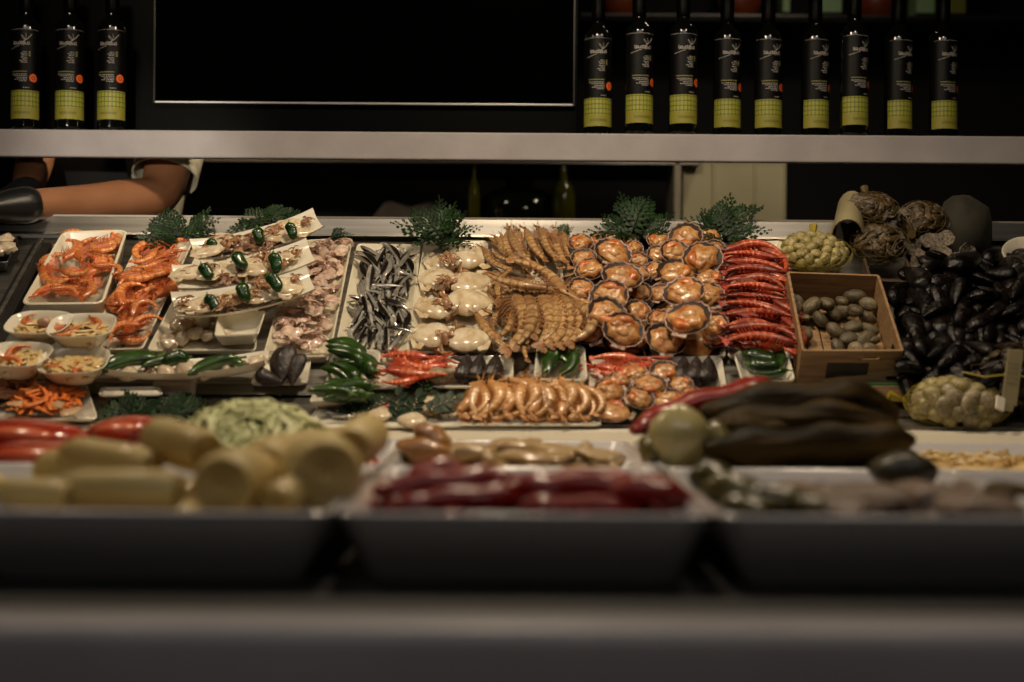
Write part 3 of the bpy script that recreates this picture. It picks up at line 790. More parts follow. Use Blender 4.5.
    for i, (px, d, rot) in enumerate(((26, 3.04, -.02), (70, 3.04, .16), (112, 3.04, .0))):
        place(px, d, rot, f'lime-banded dark bottle above the server, {("third", "second", "first")[i]} from the glass cabinet', 'oil bottles above the server')
bottles()
# ---------------------------------------------------------------- display counter
def counter():
    t = empty('display_counter', Matrix.Translation((0, 2.6, 0))); tag(t, 'stainless steel stepped display counter holding all the seafood', 'counter')
    bpy.context.view_layer.update()
    X = 1.75
    def strip(pts, name, m, th=None):
        k = MB()
        rs = [[V((x, y, z)) for y, z in pts] for x in (-X, X)]
        k.rings(rs, True, True); return kid(k, name, m, t)
    d0, d1 = DECK.world(0, -.002), DECK.world(0, .507)
    n = DECK.n * .01
    strip([(d0.y, d0.z), (d1.y, d1.z), (d1.y - n.y, d1.z - n.z), (d0.y - n.y, d0.z - n.z)], 'sloping_deck', STEEL, 0)
    l0, l1 = LOW.world(0, 0), LOW.world(0, .112)
    strip([(l0.y, l0.z), (l1.y, l1.z), (l1.y, l1.z - .01), (l0.y, l0.z - .01)], 'lower_deck', STEEL)
    strip([(l1.y - .012, l1.z + .001), (d0.y - .002, d0.z + .004), (d0.y + .008, d0.z + .005), (l1.y + .012, l1.z)], 'step_riser', STEEL_R)
    # back rail: dark upright, ledge, inclined bright face with two lips
    yb = d1.y
    zA, zB = at(512, 235, yb - .02).z, at(512, 220, yb).z
    strip([(yb - .002, d1.z - .012), (yb - .002, zA - .002), (yb + .01, zA - .002), (yb + .01, d1.z - .012)], 'back_upright', STEEL_D)
    strip([(yb - .016, zA - .004), (yb - .0135, zA + .0005), (yb - .010, zA + .001), (yb - .0012, zB), (yb + .03, zB - .002), (yb + .03, zA - .006)], 'back_rail', STEEL_R)
    strip([(yb - .0015, zB + .0005), (yb - .0015, zB + .0045), (yb + .09, zB + .0045), (yb + .09, zB + .0005)], 'top_lip', mat('satin lip', (150, 144, 132), None, 5, .45, .4))
    zr = at(512, 428, 2.345).z
    cream = mat('cream enamel', (206, 198, 178), None, 5, .35)
    strip([(2.36, l0.z - .006), (2.356, zr), (2.338, zr), (2.334, zr - .004), (2.268, zr - .022), (2.262, zr - .026), (2.258, zr - .11), (2.345, zr - .11)], 'front_rail', cream)
    k = MB(); k.box((-X, 2.35, 0), (X, 3.0, zr - .12)); kid(k, 'cupboard_body', DARK, t)
    k = MB(); k.box((-X, 2.26, zr - .125), (X, 2.36, zr - .1), .002); kid(k, 'front_shelf', cream, t)
    # end rail at the server's side
    a, b = DECK.hit(43, 246, .0125), DECK.hit(-26, 372, .0125)
    t = empty('divider_rail', Matrix.Translation(b)); tag(t, 'slanting steel divider rail beside the cooked prawn trays', 'rail'); bpy.context.view_layer.update()
    dv = (a - b); L = dv.length; M = frame(b, dv, DECK.n)
    k = MB(); k.box((-.018, 0, -.008), (.018, L, .008), .002, M=M); kid(k, 'rail_bar', STEEL_D, t)
    k = MB(); k.box((-.004, 0, .008), (.004, L, .02), .001, M=M); kid(k, 'rail_edge', STEEL, t)
counter()
NR = ('nearest', 'middle', 'far')
def NAT(kind, k): return kind

# ---------------------------------------------------------------- prawn trays by the server
def prawns_left():
    tray('prawn_tray', ((62, 231), (128, 229), (103, 303), (20, 304)), DECK, .002, .05, 'deep white tray of cooked prawns raised under the server forearm', base_in=.012, rim=.006, r=.02)
    q = Quad((68, 236), (121, 233), (98, 293), (36, 295))
    for i in range(3):
        for j in range(9):
            a, b = (j % 3 + .5) / 3 + rnd.uniform(-.14, .14), (j // 3 + .45 + .1 * i) / 3 + rnd.uniform(-.1, .1)
            x, y = q.at(a, b); an = rnd.uniform(.3, 1.5) if rnd.random() < .7 else rnd.uniform(-1, .2); L = rnd.uniform(11, 16)
            lay(rnd.choice(P_OR[1:]), (x - L * cos(an), y + L * .75 * sin(an)), (x + L * cos(an), y - L * .75 * sin(an)), .024 + .014 * i + rnd.uniform(0, .006),
                'cooked orange prawn heaped in the raised white tray under the server forearm', 'prawn', 'prawns in the raised tray', rnd.random() < .5, rnd.uniform(-.4, .4))
    tray('prawn_tray', ((138, 241), (194, 239), (143, 348), (84, 350)), DECK, .001, .018, 'long white tray of orange prawns between the raised tray and the squid boats', base_in=.006, rim=.004, r=.01)
    q = Quad((146, 247), (184, 246), (138, 340), (98, 340))
    for i in range(2):
        for j in range(16):
            a, b = (j % 2 + .5) / 2 + rnd.uniform(-.2, .2), (j // 2 + .5) / 8 + rnd.uniform(-.05, .05)
            x, y = q.at(a, b); an = rnd.uniform(-.2, 1.3); L = rnd.uniform(14, 19); 
            if rnd.random() < .5: L = -L
            lay(rnd.choice(P_OR), (x - L * cos(an), y + L * .75 * sin(an)), (x + L * cos(an), y - L * .75 * sin(an)), .018 + .016 * i + rnd.uniform(0, .005),
                'cooked orange prawn in the long tray beside the squid boats', 'prawn', 'prawns in the long tray', rnd.random() < .5, rnd.uniform(-.4, .4))
prawns_left()

# ---------------------------------------------------------------- squid trays and boats
def squids_left():
    tray('squid_tray', ((200, 246), (262, 244), (256, 350), (146, 350)), DECK, .001, .016, 'white tray of peeled squid chunks beneath the three boat plates', r=.012)
    q = Quad((196, 292), (245, 292), (225, 343), (160, 343))
    for j in range(26):
        x, y = q.at((j % 5 + .5) / 5 + rnd.uniform(-.08, .08), (j // 5 + .5) / 5.2 + rnd.uniform(-.06, .06))
        sit(rnd.choice(P_CH), (x, y), .014 + rnd.uniform(0, .008), rnd.uniform(15, 21), 'peeled white squid chunk in the tray beneath the boat plates', 'squid', 'squid chunks in the tray', rnd.uniform(0, 6), rnd.uniform(-.4, .4), rnd.uniform(-.4, .4))
    tray('squid_tray', ((296, 240), (353, 237), (330, 356), (262, 356)), DECK, .002, .022, 'white tray of pale baby squid beside the anchovies', r=.014)
    q = Quad((304, 246), (345, 244), (322, 346), (272, 346))
    for i in range(2):
        for j in range(30):
            x, y = q.at((j % 3 + .5) / 3 + rnd.uniform(-.13, .13), (j // 3 + .5) / 10 + rnd.uniform(-.03, .03)); an = rnd.uniform(-1, 2.4); L = rnd.uniform(9, 13)
            lay(rnd.choice(P_SB), (x + L * cos(an), y - L * .75 * sin(an)), (x - L * cos(an), y + L * .75 * sin(an)), .016 + i * .014 + rnd.uniform(0, .005),
                'pale pink baby squid in the tray beside the anchovies', 'squid', 'baby squid in the tray', False, rnd.uniform(-.5, .5), wide=1.25)
    # three boat-shaped plates with turned-up ends
    names = ('rear one of the', 'middle one of the', 'front one of the')
    rows = [((193, 243), (316, 217), (323, 234), (197, 263)), ((174, 270), (308, 247), (316, 268), (178, 293)), ((172, 298), (308, 274), (316, 297), (177, 320))]
    peps = [[(215, 250), (259, 241), (292, 236)], [(209, 275), (240, 266), (276, 268)], [(215, 306), (244, 298), (275, 288)]]
    for bi, (px, pp, nm) in enumerate(zip(rows, peps, names)):
        lift = .075 - .004 * bi
        W = [DECK.hit(x, y, lift) for x, y in px]; c = sum(W, V()) / 4
        ux = ((W[1] + W[2]) - (W[0] + W[3])).normalized(); L = ((W[1] + W[2]) - (W[0] + W[3])).length / 2; Wd = ((W[0] + W[1]) - (W[2] + W[3])).length / 2
        nrm = (DECK.n + V((0, -.12, 0))).normalized(); M = frame(c, nrm.cross(ux), nrm); n1, n2 = 20, 9
        def top(i, j):
            u, v = i / n1 * 2 - 1, j / n2 * 2 - 1
            return V((u * L / 2, v * Wd / 2 * (1 - .08 * abs(u)), .016 * abs(u) ** 2.4 + .012 * abs(v) ** 3 - .012))
        g = lambda i, j: i * (n2 + 1) + j
        k = MB(); vs = [top(i, j) for i in range(n1 + 1) for j in range(n2 + 1)]; m = len(vs); vs += [p - V((0, 0, .004)) for p in vs]
        fs = [[g(i, j), g(i + 1, j), g(i + 1, j + 1), g(i, j + 1)] for i in range(n1) for j in range(n2)]
        fs += [[a + m for a in f[::-1]] for f in fs]
        edge = [g(i, 0) for i in range(n1 + 1)] + [g(n1, j) for j in range(1, n2 + 1)] + [g(i, n2) for i in range(n1 - 1, -1, -1)] + [g(0, j) for j in range(n2 - 1, 0, -1)]
        fs += [[a, b, b + m, a + m] for a, b in zip(edge, edge[1:] + edge[:1])]
        k.add(vs, fs)
        ft = MB()
        for sx in (-.32, .32): ft.box((sx * L - .012, -.012, -.046), (sx * L + .012, .012, -.0125), .003)
        pl = k.obj('boat_plate', PORC, M=M); tag(pl, f'white boat-shaped plate of squid and green peppers, {nm} three boats', 'plate', 'boat plates of squid')
        bpy.context.view_layer.update()
        f = ft.obj('foot', PORC); f.parent = pl
        def on(u, v, h): return M @ (V((u * L / 2, v * Wd / 2, .016 * abs(u) ** 2.4 + .012 * abs(v) ** 3 - .012 + h)))
        for s in range(17):
            u = -.72 + 1.34 * s / 16; v = rnd.uniform(-.4, .4)
            if s in (5, 7, 8, 12) or (bi == 0 and s in (4, 6, 9, 10)):
                P = on(u, v, .006); sc = rnd.uniform(.055, .075)
                put(rnd.choice(P_OC), Matrix.Translation(P) @ DECK.R.to_4x4() @ Matrix.Rotation(rnd.uniform(0, 6), 4, 'Z') @ Matrix.Scale(sc, 4), f'small purple octopus on the {nm} three boat plates', 'octopus', f'octopus on the {nm.split()[0]} boat plate')
            else:
                P = on(u, v, .014); an = rnd.uniform(-.5, .5)
                d = (M.to_3x3() @ V((cos(an), sin(an), 0))); put(rnd.choice(P_SQ), frame(P, d * rnd.choice((-1, 1)), DECK.n, rnd.uniform(.065, .1)), f'cream squid piece on the {nm} three boat plates', 'squid', f'squid on the {nm.split()[0]} boat plate')
        for q, (x, y) in enumerate(pp):
            P = at(x, y, (c.y - .012 + .0)); P = P + (DECK.n if q else V((0, -1.6, .3))) * (.012 if q else .016)
            an = rnd.uniform(1.7, 2.3); d = V((cos(an), .25, sin(an))); s = (.04, .043, .044)[q] if bi else .038
            put(P_PD[q % 2], frame(P, d, V((0, -.8, .6)), s), f'dark green padron pepper on the {nm} boats, {("at the server end", "in its middle", "at the anchovy end")[q]}', 'pepper', 'padron peppers on the boat plates')
    # slab under the boats
    tray('plate_stand', ((218, 312), (266, 310), (258, 334), (214, 336)), DECK, .02, .03, 'small white upturned dish propping the front boat plate', 'dish', PORC, .01, .003, .008)
squids_left()

# ---------------------------------------------------------------- anchovies and squid
def anchovies():
    tray('anchovy_tray', ((357, 243), (421, 244), (409, 354), (333, 354)), DECK, .001, .014, 'white tray packed with silver anchovies', r=.01)
    q = Quad((365, 252), (409, 252), (400, 344), (346, 344))
    for i in range(3):
        for j in range(36):
            x, y = q.at((j % 4 + .5 + .5 * (i % 2)) / 4.2 + rnd.uniform(-.1, .1), (j // 4 + .5) / 9 + rnd.uniform(-.06, .06))
            an = pi / 2 + rnd.gauss(.0, .45) if rnd.random() < .82 else rnd.uniform(0, pi); L = rnd.uniform(15, 20)
            if rnd.random() < .35: an += pi
            x = max(353 - (y - 344) * .2, min(408, x))
            dx, dy = L * cos(an), L * .8 * sin(an)
            lay(rnd.choice(P_AN), (x - dx, min(352, max(246, y - dy))), (x + dx, min(352, max(246, y + dy))), .01 + .01 * i + rnd.uniform(0, .004), 'silver anchovy packed in the white tray beside the squid', 'anchovy', 'anchovies in the tray', rnd.random() < .5, rnd.uniform(-.7, .7))
    lay(P_AN[0], (372, 285), (404, 286), .042, 'silver anchovy lying crosswise over the packed anchovies', 'anchovy')
    lay(P_AN[1], (384, 242), (402, 266), .04, 'silver anchovy poking over the far edge of its tray', 'anchovy')
    tray('squid_tray', ((424, 240), (488, 240), (488, 352), (405, 352)), DECK, .001, .012, 'white tray of whole cream squid beside the anchovies', r=.012)
    rows = [(258, 'back row'), (280, 'second row'), (304, 'third row'), (336, 'front row')]
    for k, (y, nm) in enumerate(rows):
        xo = -4 * k
        for i in range(2):
            lf = .016 + .006 * i + .003 * k
            if i == 0: a, b = (474 + xo * .4, y + 2), (420 + xo * 1.1 + 2, y + 4 - (k % 2) * 4)
            else: a, b = (430 + xo * .3, y + 3), (494, y - 3 + (k % 2) * 4)
            lay(P_SQ[(i + k) % 2], a, b, lf, f'whole cream squid in the {nm} of its tray, tip towards the {("anchovies", "brown shrimps")[i]}', 'squid', 'whole squid in the tray', i == 1, 0, wide=1.5)
        for i in range(2):
            sit(P_TE[i], (447 + xo * .4 + 10 * i - 4, y + rnd.uniform(-1, 3)), .034, 17, f'curled brown tentacles in the {nm} of the squid tray, {("one lump", "another lump")[i]}', 'squid', 'tentacle lumps on the squid', k * 2 + i, .2)
anchovies()

# ---------------------------------------------------------------- brown shrimps
def browns():
    tray('shrimp_tray', ((492, 238), (562, 238), (566, 350), (492, 350)), DECK, .001, .012, 'white tray beneath the heap of brown shrimps', r=.01)
    C = lambda x, y: (470 + x / 4.7, 215 + y / 4.7)
    L = [((90, 105), (210, 150), 1, .025), ((60, 150), (175, 255), 1, .03), ((120, 100), (215, 200), 0, .03), ((185, 72), (255, 205), 0, .042), ((235, 75), (285, 215), 1, .038), ((262, 65), (345, 205), 0, .05), ((330, 60), (400, 200), 0, .046), ((355, 85), (440, 215), 1, .04), ((390, 95), (465, 240), 0, .036), ((215, 60), (240, 160), 1, .03),
         ((300, 150), (280, 290), 1, .03), ((380, 190), (420, 250), 2, .035), ((170, 170), (330, 260), 1, .045), ((455, 375), (210, 215), 1, .062), ((370, 345), (85, 280), 1, .066), ((100, 330), (190, 250), 0, .03), ((290, 350), (160, 300), 1, .045),
         ((130, 310), (150, 420), 0, .03), ((90, 340), (150, 440), 1, .026), ((205, 350), (182, 630), 1, .044), ((260, 365), (222, 610), 1, .046), ((320, 365), (325, 600), 1, .048), ((385, 375), (345, 590), 1, .05), ((30, 465), (165, 625), 0, .034), ((250, 520), (268, 675), 0, .034), ((430, 400), (460, 590), 2, .05), ((400, 470), (500, 540), 2, .04), ((60, 440), (140, 470), 1, .03), ((470, 540), (560, 590), 1, .03), ((300, 250), (420, 300), 1, .04), ((160, 430), (120, 560), 1, .03), ((440, 290), (500, 260), 1, .035)]
    for i in range(9):      # the lower fan of slim shrimps
        x = 150 + 34 * i; L.append(((x + 26, 355 + rnd.uniform(-15, 20)), (x - 8 + 8 * i, 585 + rnd.uniform(-25, 30)), 1, .038 + .002 * i))
    for i in range(8): L.append(((150 + 42 * i, 62 + rnd.uniform(0, 30)), (185 + 40 * i, 190 + rnd.uniform(-20, 30)), rnd.choice((0, 1)), .03 + .004 * (i % 3)))
    for i in range(7): L.append(((90 + rnd.uniform(-10, 20), 130 + 45 * i), (210 + rnd.uniform(0, 30), 170 + 42 * i), 1, .022))
    for i, (a, b, v, lf) in enumerate(L):
        lab, g = 'whole raw brown shrimp heaped between the squid and the scallops', 'brown shrimps in the heap'
        if i == 14: lab, g = 'brown shrimp with reddish tail lying crosswise over the heap between squid and scallops', None
        if i == 13: lab, g = 'big arched brown shrimp lying slantwise beside the crosswise shrimp', None
        if i == 24: lab, g = 'brown shrimp hanging lowest out of the heap, just beside the small pepper bowl', None
        flip = i in (20, 21, 22, 19, 14) or 32 <= i < 41
        lay(P_BR[v], C(*a), C(*b), lf, lab, 'shrimp', g, not flip if v < 2 else False, rnd.uniform(-.25, .25), wide=.88)
browns()

# ---------------------------------------------------------------- scallops
def scallops():
    tray('scallop_tray', ((574, 240), (640, 238), (650, 354), (578, 354)), DECK, .001, .012, 'black tray beneath the scallop heap next to the brown shrimps', m=BLACK, r=.01)
    tray('scallop_tray', ((654, 238), (718, 238), (726, 357), (652, 357)), DECK, .003, .012, 'pale tray beneath the scallop heap next to the red prawns', r=.01)
    for X0, X1, wh in ((578, 642, 'shrimp-side'), (656, 720, 'prawn-side')):  # dark shells added underneath also stand in for shadow in the gaps
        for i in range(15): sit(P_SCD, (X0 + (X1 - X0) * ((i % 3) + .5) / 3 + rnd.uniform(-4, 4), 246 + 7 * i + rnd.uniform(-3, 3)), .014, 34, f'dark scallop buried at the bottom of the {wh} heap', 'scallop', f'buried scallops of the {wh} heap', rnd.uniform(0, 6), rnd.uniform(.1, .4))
    O = ('back', 'second', 'third', 'fourth', 'fifth', 'sixth')
    def heap(C, sc, L, where):
        rows = {}
        for x, y, w, lf, dk in L: rows.setdefault(lf[0], []).append((x, y, w, lf[1], dk))
        for r, items in rows.items():
            items.sort()
            for i, (x, y, w, lf, dk) in enumerate(items):
                pos = ('first', 'second', 'third', 'fourth', 'fifth')[i] + ' from the shrimps'
                sit(P_SCD if dk else P_SC[(i + r * 2) % 4], C(x, y), lf, w / sc * 1.1, f'scallop in the {O[r]} row of the {where}, {pos}', 'scallop', f'scallops in the {where}', rnd.uniform(-.5, .5), rnd.uniform(.12, .5), rnd.uniform(-.3, .3))
    C = lambda x, y: (560 + x / 5.05, 220 + y / 5.05)
    heap(C, 5.05, [(200, 98, 110, (0, .03), 0), (265, 100, 110, (0, .035), 0), (350, 105, 100, (0, .03), 0), (105, 112, 120, (0, .04), 0),
                   (375, 140, 90, (1, .035), 0), (268, 160, 185, (1, .07), 0), (120, 190, 125, (1, .04), 0),
                   (150, 248, 150, (2, .05), 0), (205, 235, 100, (2, .045), 0), (390, 205, 100, (2, .04), 0), (315, 280, 200, (2, .08), 0), (400, 270, 100, (2, .04), 0),
                   (110, 342, 125, (3, .04), 0), (245, 385, 190, (3, .075), 0), (405, 365, 115, (3, .045), 0), (330, 350, 120, (3, .03), 0),
                   (115, 438, 120, (4, .035), 0), (240, 470, 195, (4, .07), 0), (395, 455, 130, (4, .05), 0),
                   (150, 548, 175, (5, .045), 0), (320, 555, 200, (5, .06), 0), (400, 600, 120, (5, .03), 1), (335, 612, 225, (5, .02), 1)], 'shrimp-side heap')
    C = lambda x, y: (640 + x / 4.547, 220 + y / 4.547)
    heap(C, 4.547, [(85, 90, 105, (0, .035), 0), (205, 78, 150, (0, .06), 0), (312, 72, 115, (0, .035), 0),
                    (85, 150, 100, (1, .04), 0), (162, 145, 135, (1, .055), 0), (285, 175, 175, (1, .07), 0), (342, 130, 95, (1, .04), 0),
                    (70, 228, 100, (2, .035), 0), (165, 235, 165, (2, .055), 1), (312, 262, 130, (2, .05), 0),
                    (88, 330, 110, (3, .04), 0), (197, 325, 185, (3, .08), 0), (315, 340, 145, (3, .055), 0),
                    (95, 455, 125, (4, .045), 0), (218, 445, 200, (4, .08), 0), (335, 478, 130, (4, .05), 0),
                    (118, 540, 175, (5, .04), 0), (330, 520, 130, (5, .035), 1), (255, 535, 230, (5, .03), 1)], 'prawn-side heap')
scallops()

# ---------------------------------------------------------------- red prawns
def reds():
    tray('prawn_tray', ((724, 242), (783, 240), (803, 357), (728, 357)), DECK, .001, .014, 'white tray under the red prawns beside the clam crate', r=.01)
    C = lambda x, y: (640 + x / 4.547, 220 + y / 4.547)
    ys = [118 + 442 * i / 33 for i in range(34)]
    for i, y in enumerate(ys):
        x1 = 640 + 60 * i / 33 + rnd.uniform(-18, 8); x0 = 385 + 15 * i / 33 + rnd.uniform(-8, 12)
        ent = (x1, y + rnd.uniform(0, 55)), (x0, y + rnd.uniform(-12, 16))
        lab, g = 'glossy red prawn in the neat stack beside the clam crate', 'red prawns in the stack'
        lay(P_RD[(0, 1, 0)[i % 3]], C(*ent[i % 2]), C(*ent[1 - i % 2]), .03 + .012 * (i % 3) + rnd.uniform(0, .006), lab, 'prawn', g, (i % 2 == 0), rnd.uniform(-.5, .5), wide=1.0)
    for i in range(16):
        y = 130 + 27 * i; lay(P_RD[2], C(395 + i, y + 6), C(635 + 4 * i, y + 18), .014, 'glossy red prawn in the neat stack beside the clam crate', 'prawn', 'red prawns in the stack', i % 2 == 0, rnd.uniform(-.4, .4), wide=1.1)
    for i, (a, b) in enumerate((((540, 125), (655, 230)), ((560, 230), (672, 330)), ((600, 360), (690, 480)), ((640, 440), (705, 590)))):
        lay(P_RD[1], C(*a), C(*b), .05, 'glossy red prawn in the neat stack beside the clam crate', 'prawn', 'red prawns in the stack', False, 0)
reds()
# ---------------------------------------------------------------- clams, nets, crates and mussels
def netting(c, R, rads, m, nm=14, seg=26, sag=.0):
    """wire cage round an ellipsoid centred at c with axes R"""
    k = MB()
    for fam in (1, -1):
        for i in range(nm):
            pts = []
            for j in range(seg + 1):
                t = -pi / 2 + pi * (.03 + .94 * j / seg); a = 2 * pi * i / nm + fam * t * .8
                d = V((cos(t) * cos(a), sin(t), cos(t) * sin(a)))
                w = 1 + .03 * sin(5 * a + 3 * t)
                pts.append(c + R @ V((d.x * rads[0] * w, d.y * rads[1], d.z * rads[2] * w)))
            k.tube(pts, .0005, 3, caps=False)
    return k
def net_bag(c, S, ax, rads, protos, n, size, label, ilabel, ikind, igroup, m=NETY, nm=14, tie=1):
    R = S.R @ Matrix.Rotation(ax, 3, 'Z')
    t = empty('net_bag', Matrix.Translation(c)); tag(t, label, 'net bag'); bpy.context.view_layer.update()
    kid(netting(c, R, [r * 1.05 for r in rads], m, nm), 'netting', m, t)
    k = MB(); e = c + R @ V((0, tie * rads[1], 0)); d = R @ V((0, tie, .3)); k.tube([e - d * .006, e + d * .006, e + d * .014, e + d * .03], [.004, .003, .006, .009], 7); kid(k, 'knot', m, t)
    ga = pi * (3 - sqrt(5))
    for layer, q in ((n, .82), (n // 3, .45)):
        for i in range(layer):
            z = 1 - 2 * (i + .5) / layer; rr = sqrt(1 - z * z); a = ga * i + layer
            d = V((rr * cos(a), rr * sin(a), z))
            if z < -.55: continue
            P = c + R @ V((d.x * rads[0] * q, d.y * rads[1] * q, d.z * rads[2] * q))
            nrm = (R @ V((d.x / rads[0], d.y / rads[1], d.z / rads[2]))).normalized(); s = size * rnd.uniform(.85, 1.15)
            y = nrm.cross(V((rnd.uniform(-1, 1), rnd.uniform(-1, 1), rnd.uniform(-1, 1)))).normalized()
            put(rnd.choice(protos), frame(P, y, nrm, s, rnd.uniform(-.4, .4)), ilabel, ikind, igroup)
    return t
def planks(M, boards, m):
    k = MB()
    for lo, hi in boards: k.box(lo, hi, .0012, M=M)
    return k
def right_side():
    tray('shellfish_sack', ((906, 252), (1090, 254), (1100, 386), (914, 386)), DECK, .004, .008, 'black tray beneath the mussel mound', m=BLACK)
    # cream clams in a net
    c = DECK.hit(815, 252, .035); s = c.y / F
    net_bag(c, DECK, -.12, (36 * s, 30 * s, .032), P_CL, 74, 12.5 * s, 'yellow-netted bag of cream clams behind the crate', 'small cream clam in the net bag behind the crate', 'clam', 'clams in the net behind the crate', nm=12)
    # crate of brown clams
    A = [DECK.hit(x, y, .075) for x, y in ((788, 274), (878, 277), (902, 352), (803, 352))]
    cc = sum(A, V()) / 4 - DECK.n * .071
    ux = (A[1] - A[0] + A[2] - A[3]).normalized(); R = Matrix((ux, DECK.n.cross(ux).normalized(), DECK.n)).transposed(); M = Matrix.Translation(cc) @ R.to_4x4()
    q = []
    for a in A: d = R.transposed() @ (a - cc); q.append((d.x, d.y))
    t = empty('wooden_crate', M); tag(t, 'pale poplar wood crate of brown clams beside the red prawns', 'crate'); bpy.context.view_layer.update()
    def panel(p, r, z0, z1, name, th=.005, extra=None, parent=t):
        p, r = V(p), V(r); e = (r - p); L = e.length; e.normalize(); nn = V((e.y, -e.x))
        X = M @ Matrix.Translation((p.x, p.y, 0)) @ Matrix.Rotation(atan2(e.y, e.x), 4, 'Z')
        k = MB()
        for lo, hi in extra or [((0, -th / 2, z0), (L, th / 2, z1))]: k.box((lo[0] * (L if extra else 1), lo[1], lo[2]), (hi[0] * (L if extra else 1), hi[1], hi[2]), .0008, M=X)
        return kid(k, name, WOODM, parent), X, L
    panel(q[0], q[1], .002, .075, 'back_panel'); panel(q[0], q[3], .002, .075, 'side_panel'); panel(q[1], q[2], .002, .075, 'side_panel')
    fp, X, L = panel(q[3], q[2], .002, .075, 'front_panel', extra=[((0, -.0025, .002), (1, .0025, .056)), ((0, -.0025, .062), (1, .0025, .075)), ((0, -.0025, .056), (.6, .0025, .062)), ((.78, -.0025, .056), (1, .0025, .062))])
    k = MB(); k.box((L * .26, -.0045, .012), (L * .68, -.003, .05), .0003, M=X); lb = k.obj('paper_label', INKM, smooth=False); lb.parent = fp; lb.matrix_parent_inverse = fp.matrix_world.inverted()
    bpy.context.view_layer.update(); lb.matrix_parent_inverse = fp.matrix_world.inverted()
    k = MB()
    for i in range(6):
        a = i / 6 + .008; b = (i + 1) / 6 - .008
        def mix(u, v): 
            p = V(q[0]) * (1 - u) * (1 - v) + V(q[1]) * u * (1 - v) + V(q[2]) * u * v + V(q[3]) * (1 - u) * v; return V((p.x, p.y, 0))
        pts = [mix(a, .0), mix(b, .0), mix(b, 1), mix(a, 1)]
        k.add([M @ (p + V((0, 0, .001))) for p in pts] + [M @ (p + V((0, 0, .005))) for p in pts], [[0, 1, 2, 3], [4, 5, 6, 7], [0, 1, 5, 4], [1, 2, 6, 5], [2, 3, 7, 6], [3, 0, 4, 7]])
    kid(k, 'slatted_base', WOODM, t)
    Q = lambda x, y: (770 + x / 4.87, 250 + y / 4.87)
    L = [(130, 245, 60), (200, 275, 85), (275, 260, 85), (410, 225, 90), (245, 335, 75), (310, 305, 70), (355, 300, 70), (415, 295, 75), (475, 330, 75), (480, 265, 70), (170, 330, 50), (168, 405, 75), (320, 395, 80), (405, 378, 80), (485, 385, 75), (385, 435, 80), (465, 440, 90), (420, 490, 70), (330, 470, 70), (490, 490, 70), (130, 285, 60), (350, 250, 60), (440, 425, 60), (500, 440, 60)]
    for i, (x, y, w) in enumerate(L):
        lab, g = 'ridged brown clam lying in the poplar crate', 'brown clams in the crate'
        if i == 3: lab, g = 'brown clam standing on edge against the back of the poplar crate', None
        if i == 17: lab, g = 'palest grey clam at the front of the poplar crate', None
        sit(P_CG[0] if i == 17 else P_CB[i % 2], Q(x, y), .026 + (.012 if 200 < y < 300 else 0), w / 4.87 * 1.3, lab, 'clam', g, rnd.uniform(0, 6), rnd.uniform(-.5, .7), rnd.uniform(-.5, .5))
    # low crate at the front
    c0, c1 = at(862, 401, 2.425), at(938, 402, 2.425)
    t = empty('wooden_crate', Matrix.Translation(c0)); tag(t, 'low poplar wood crate with a slot, behind the netted cockles', 'crate'); bpy.context.view_layer.update()
    M2 = Matrix.Translation(c0) @ Matrix.Rotation(-.05, 4, 'Z'); w = (c1.x - c0.x)
    for nm_, lo, hi, mm in (('back_panel', (-.06, .030, .001), (w * .7, .035, .052), WOODM), ('front_panel', (-.06, 0, .001), (w, .005, .026), WOODM), ('side_panel', (w - .005, .005, .001), (w, .03, .03), WOODM), ('side_panel', (w * .7, .030, .001), (w, .034, .034), WOODM), ('handle_slot', (w * .36, .0285, .036), (w * .52, .0305, .042), DARK), ('green_liner', (-.05, .006, .022), (w * .72, .029, .031), mat('green plastic liner', (46, 96, 50), None, 6, .5))):
        k = MB(); k.box(lo, hi, .0008, M=M2); kid(k, nm_, mm, t)
    # cockles in net, front
    c = LOW.hit(957, 404, .028); s = c.y / F
    net_bag(c, LOW, 1.45, (27 * s, 50 * s, 25 * s), [P_CL[0], P_CL[1], P_CG[0]], 66, 21 * s, 'yellow net bag of big cockles at the front rail', 'big ridged cockle in the net bag at the front rail', 'cockle', 'cockles in the front net', nm=15, tie=1)
    k = MB(); P = at(1000, 404, 2.33); k.box((-.008, -.002, -.014), (.008, .002, .012), .001, M=frame(P, V((.4, .2, 1)), V((.3, -1, .3))) @ Matrix.Rotation(1.2, 4, 'X')); tag(k.obj('paper_tag', PORC, smooth=False), 'small torn white tag on the front net of cockles', 'tag')
    # dark netted bags at the back with pale sleeve
    for i, (x, y, w, h, lf, ax, lab) in enumerate(((871, 209, 27, 17, .09, 0, 'topmost dark shellfish net bag beside the pale paper sleeve'), (879, 244, 28, 22, .05, .2, 'dark shellfish net bag below the topmost one, behind the crate'), (922, 221, 25, 20, .06, -.5, 'dark shellfish net bag slumped against the oysters'))):
        c = DECK.hit(x, y, lf); s = c.y / F
        net_bag(c, DECK, ax, (w * s, h * s * 1.25, h * s * .9), [P_MB[0], P_MB[0], P_OY[0]], 70, 19 * s, lab, f'dark shellfish packed in the net bag, {("topmost", "lower", "slumped")[i]} of the three', 'shellfish', f'dark shellfish in net {("one", "two", "three")[i]}', NETD, nm=10, tie=(1, 1, -1)[i])
    a = DECK.hit(850, 222, .07); k = MB(); rs = []
    R = DECK.R @ Matrix.Rotation(-.25, 3, 'Z')
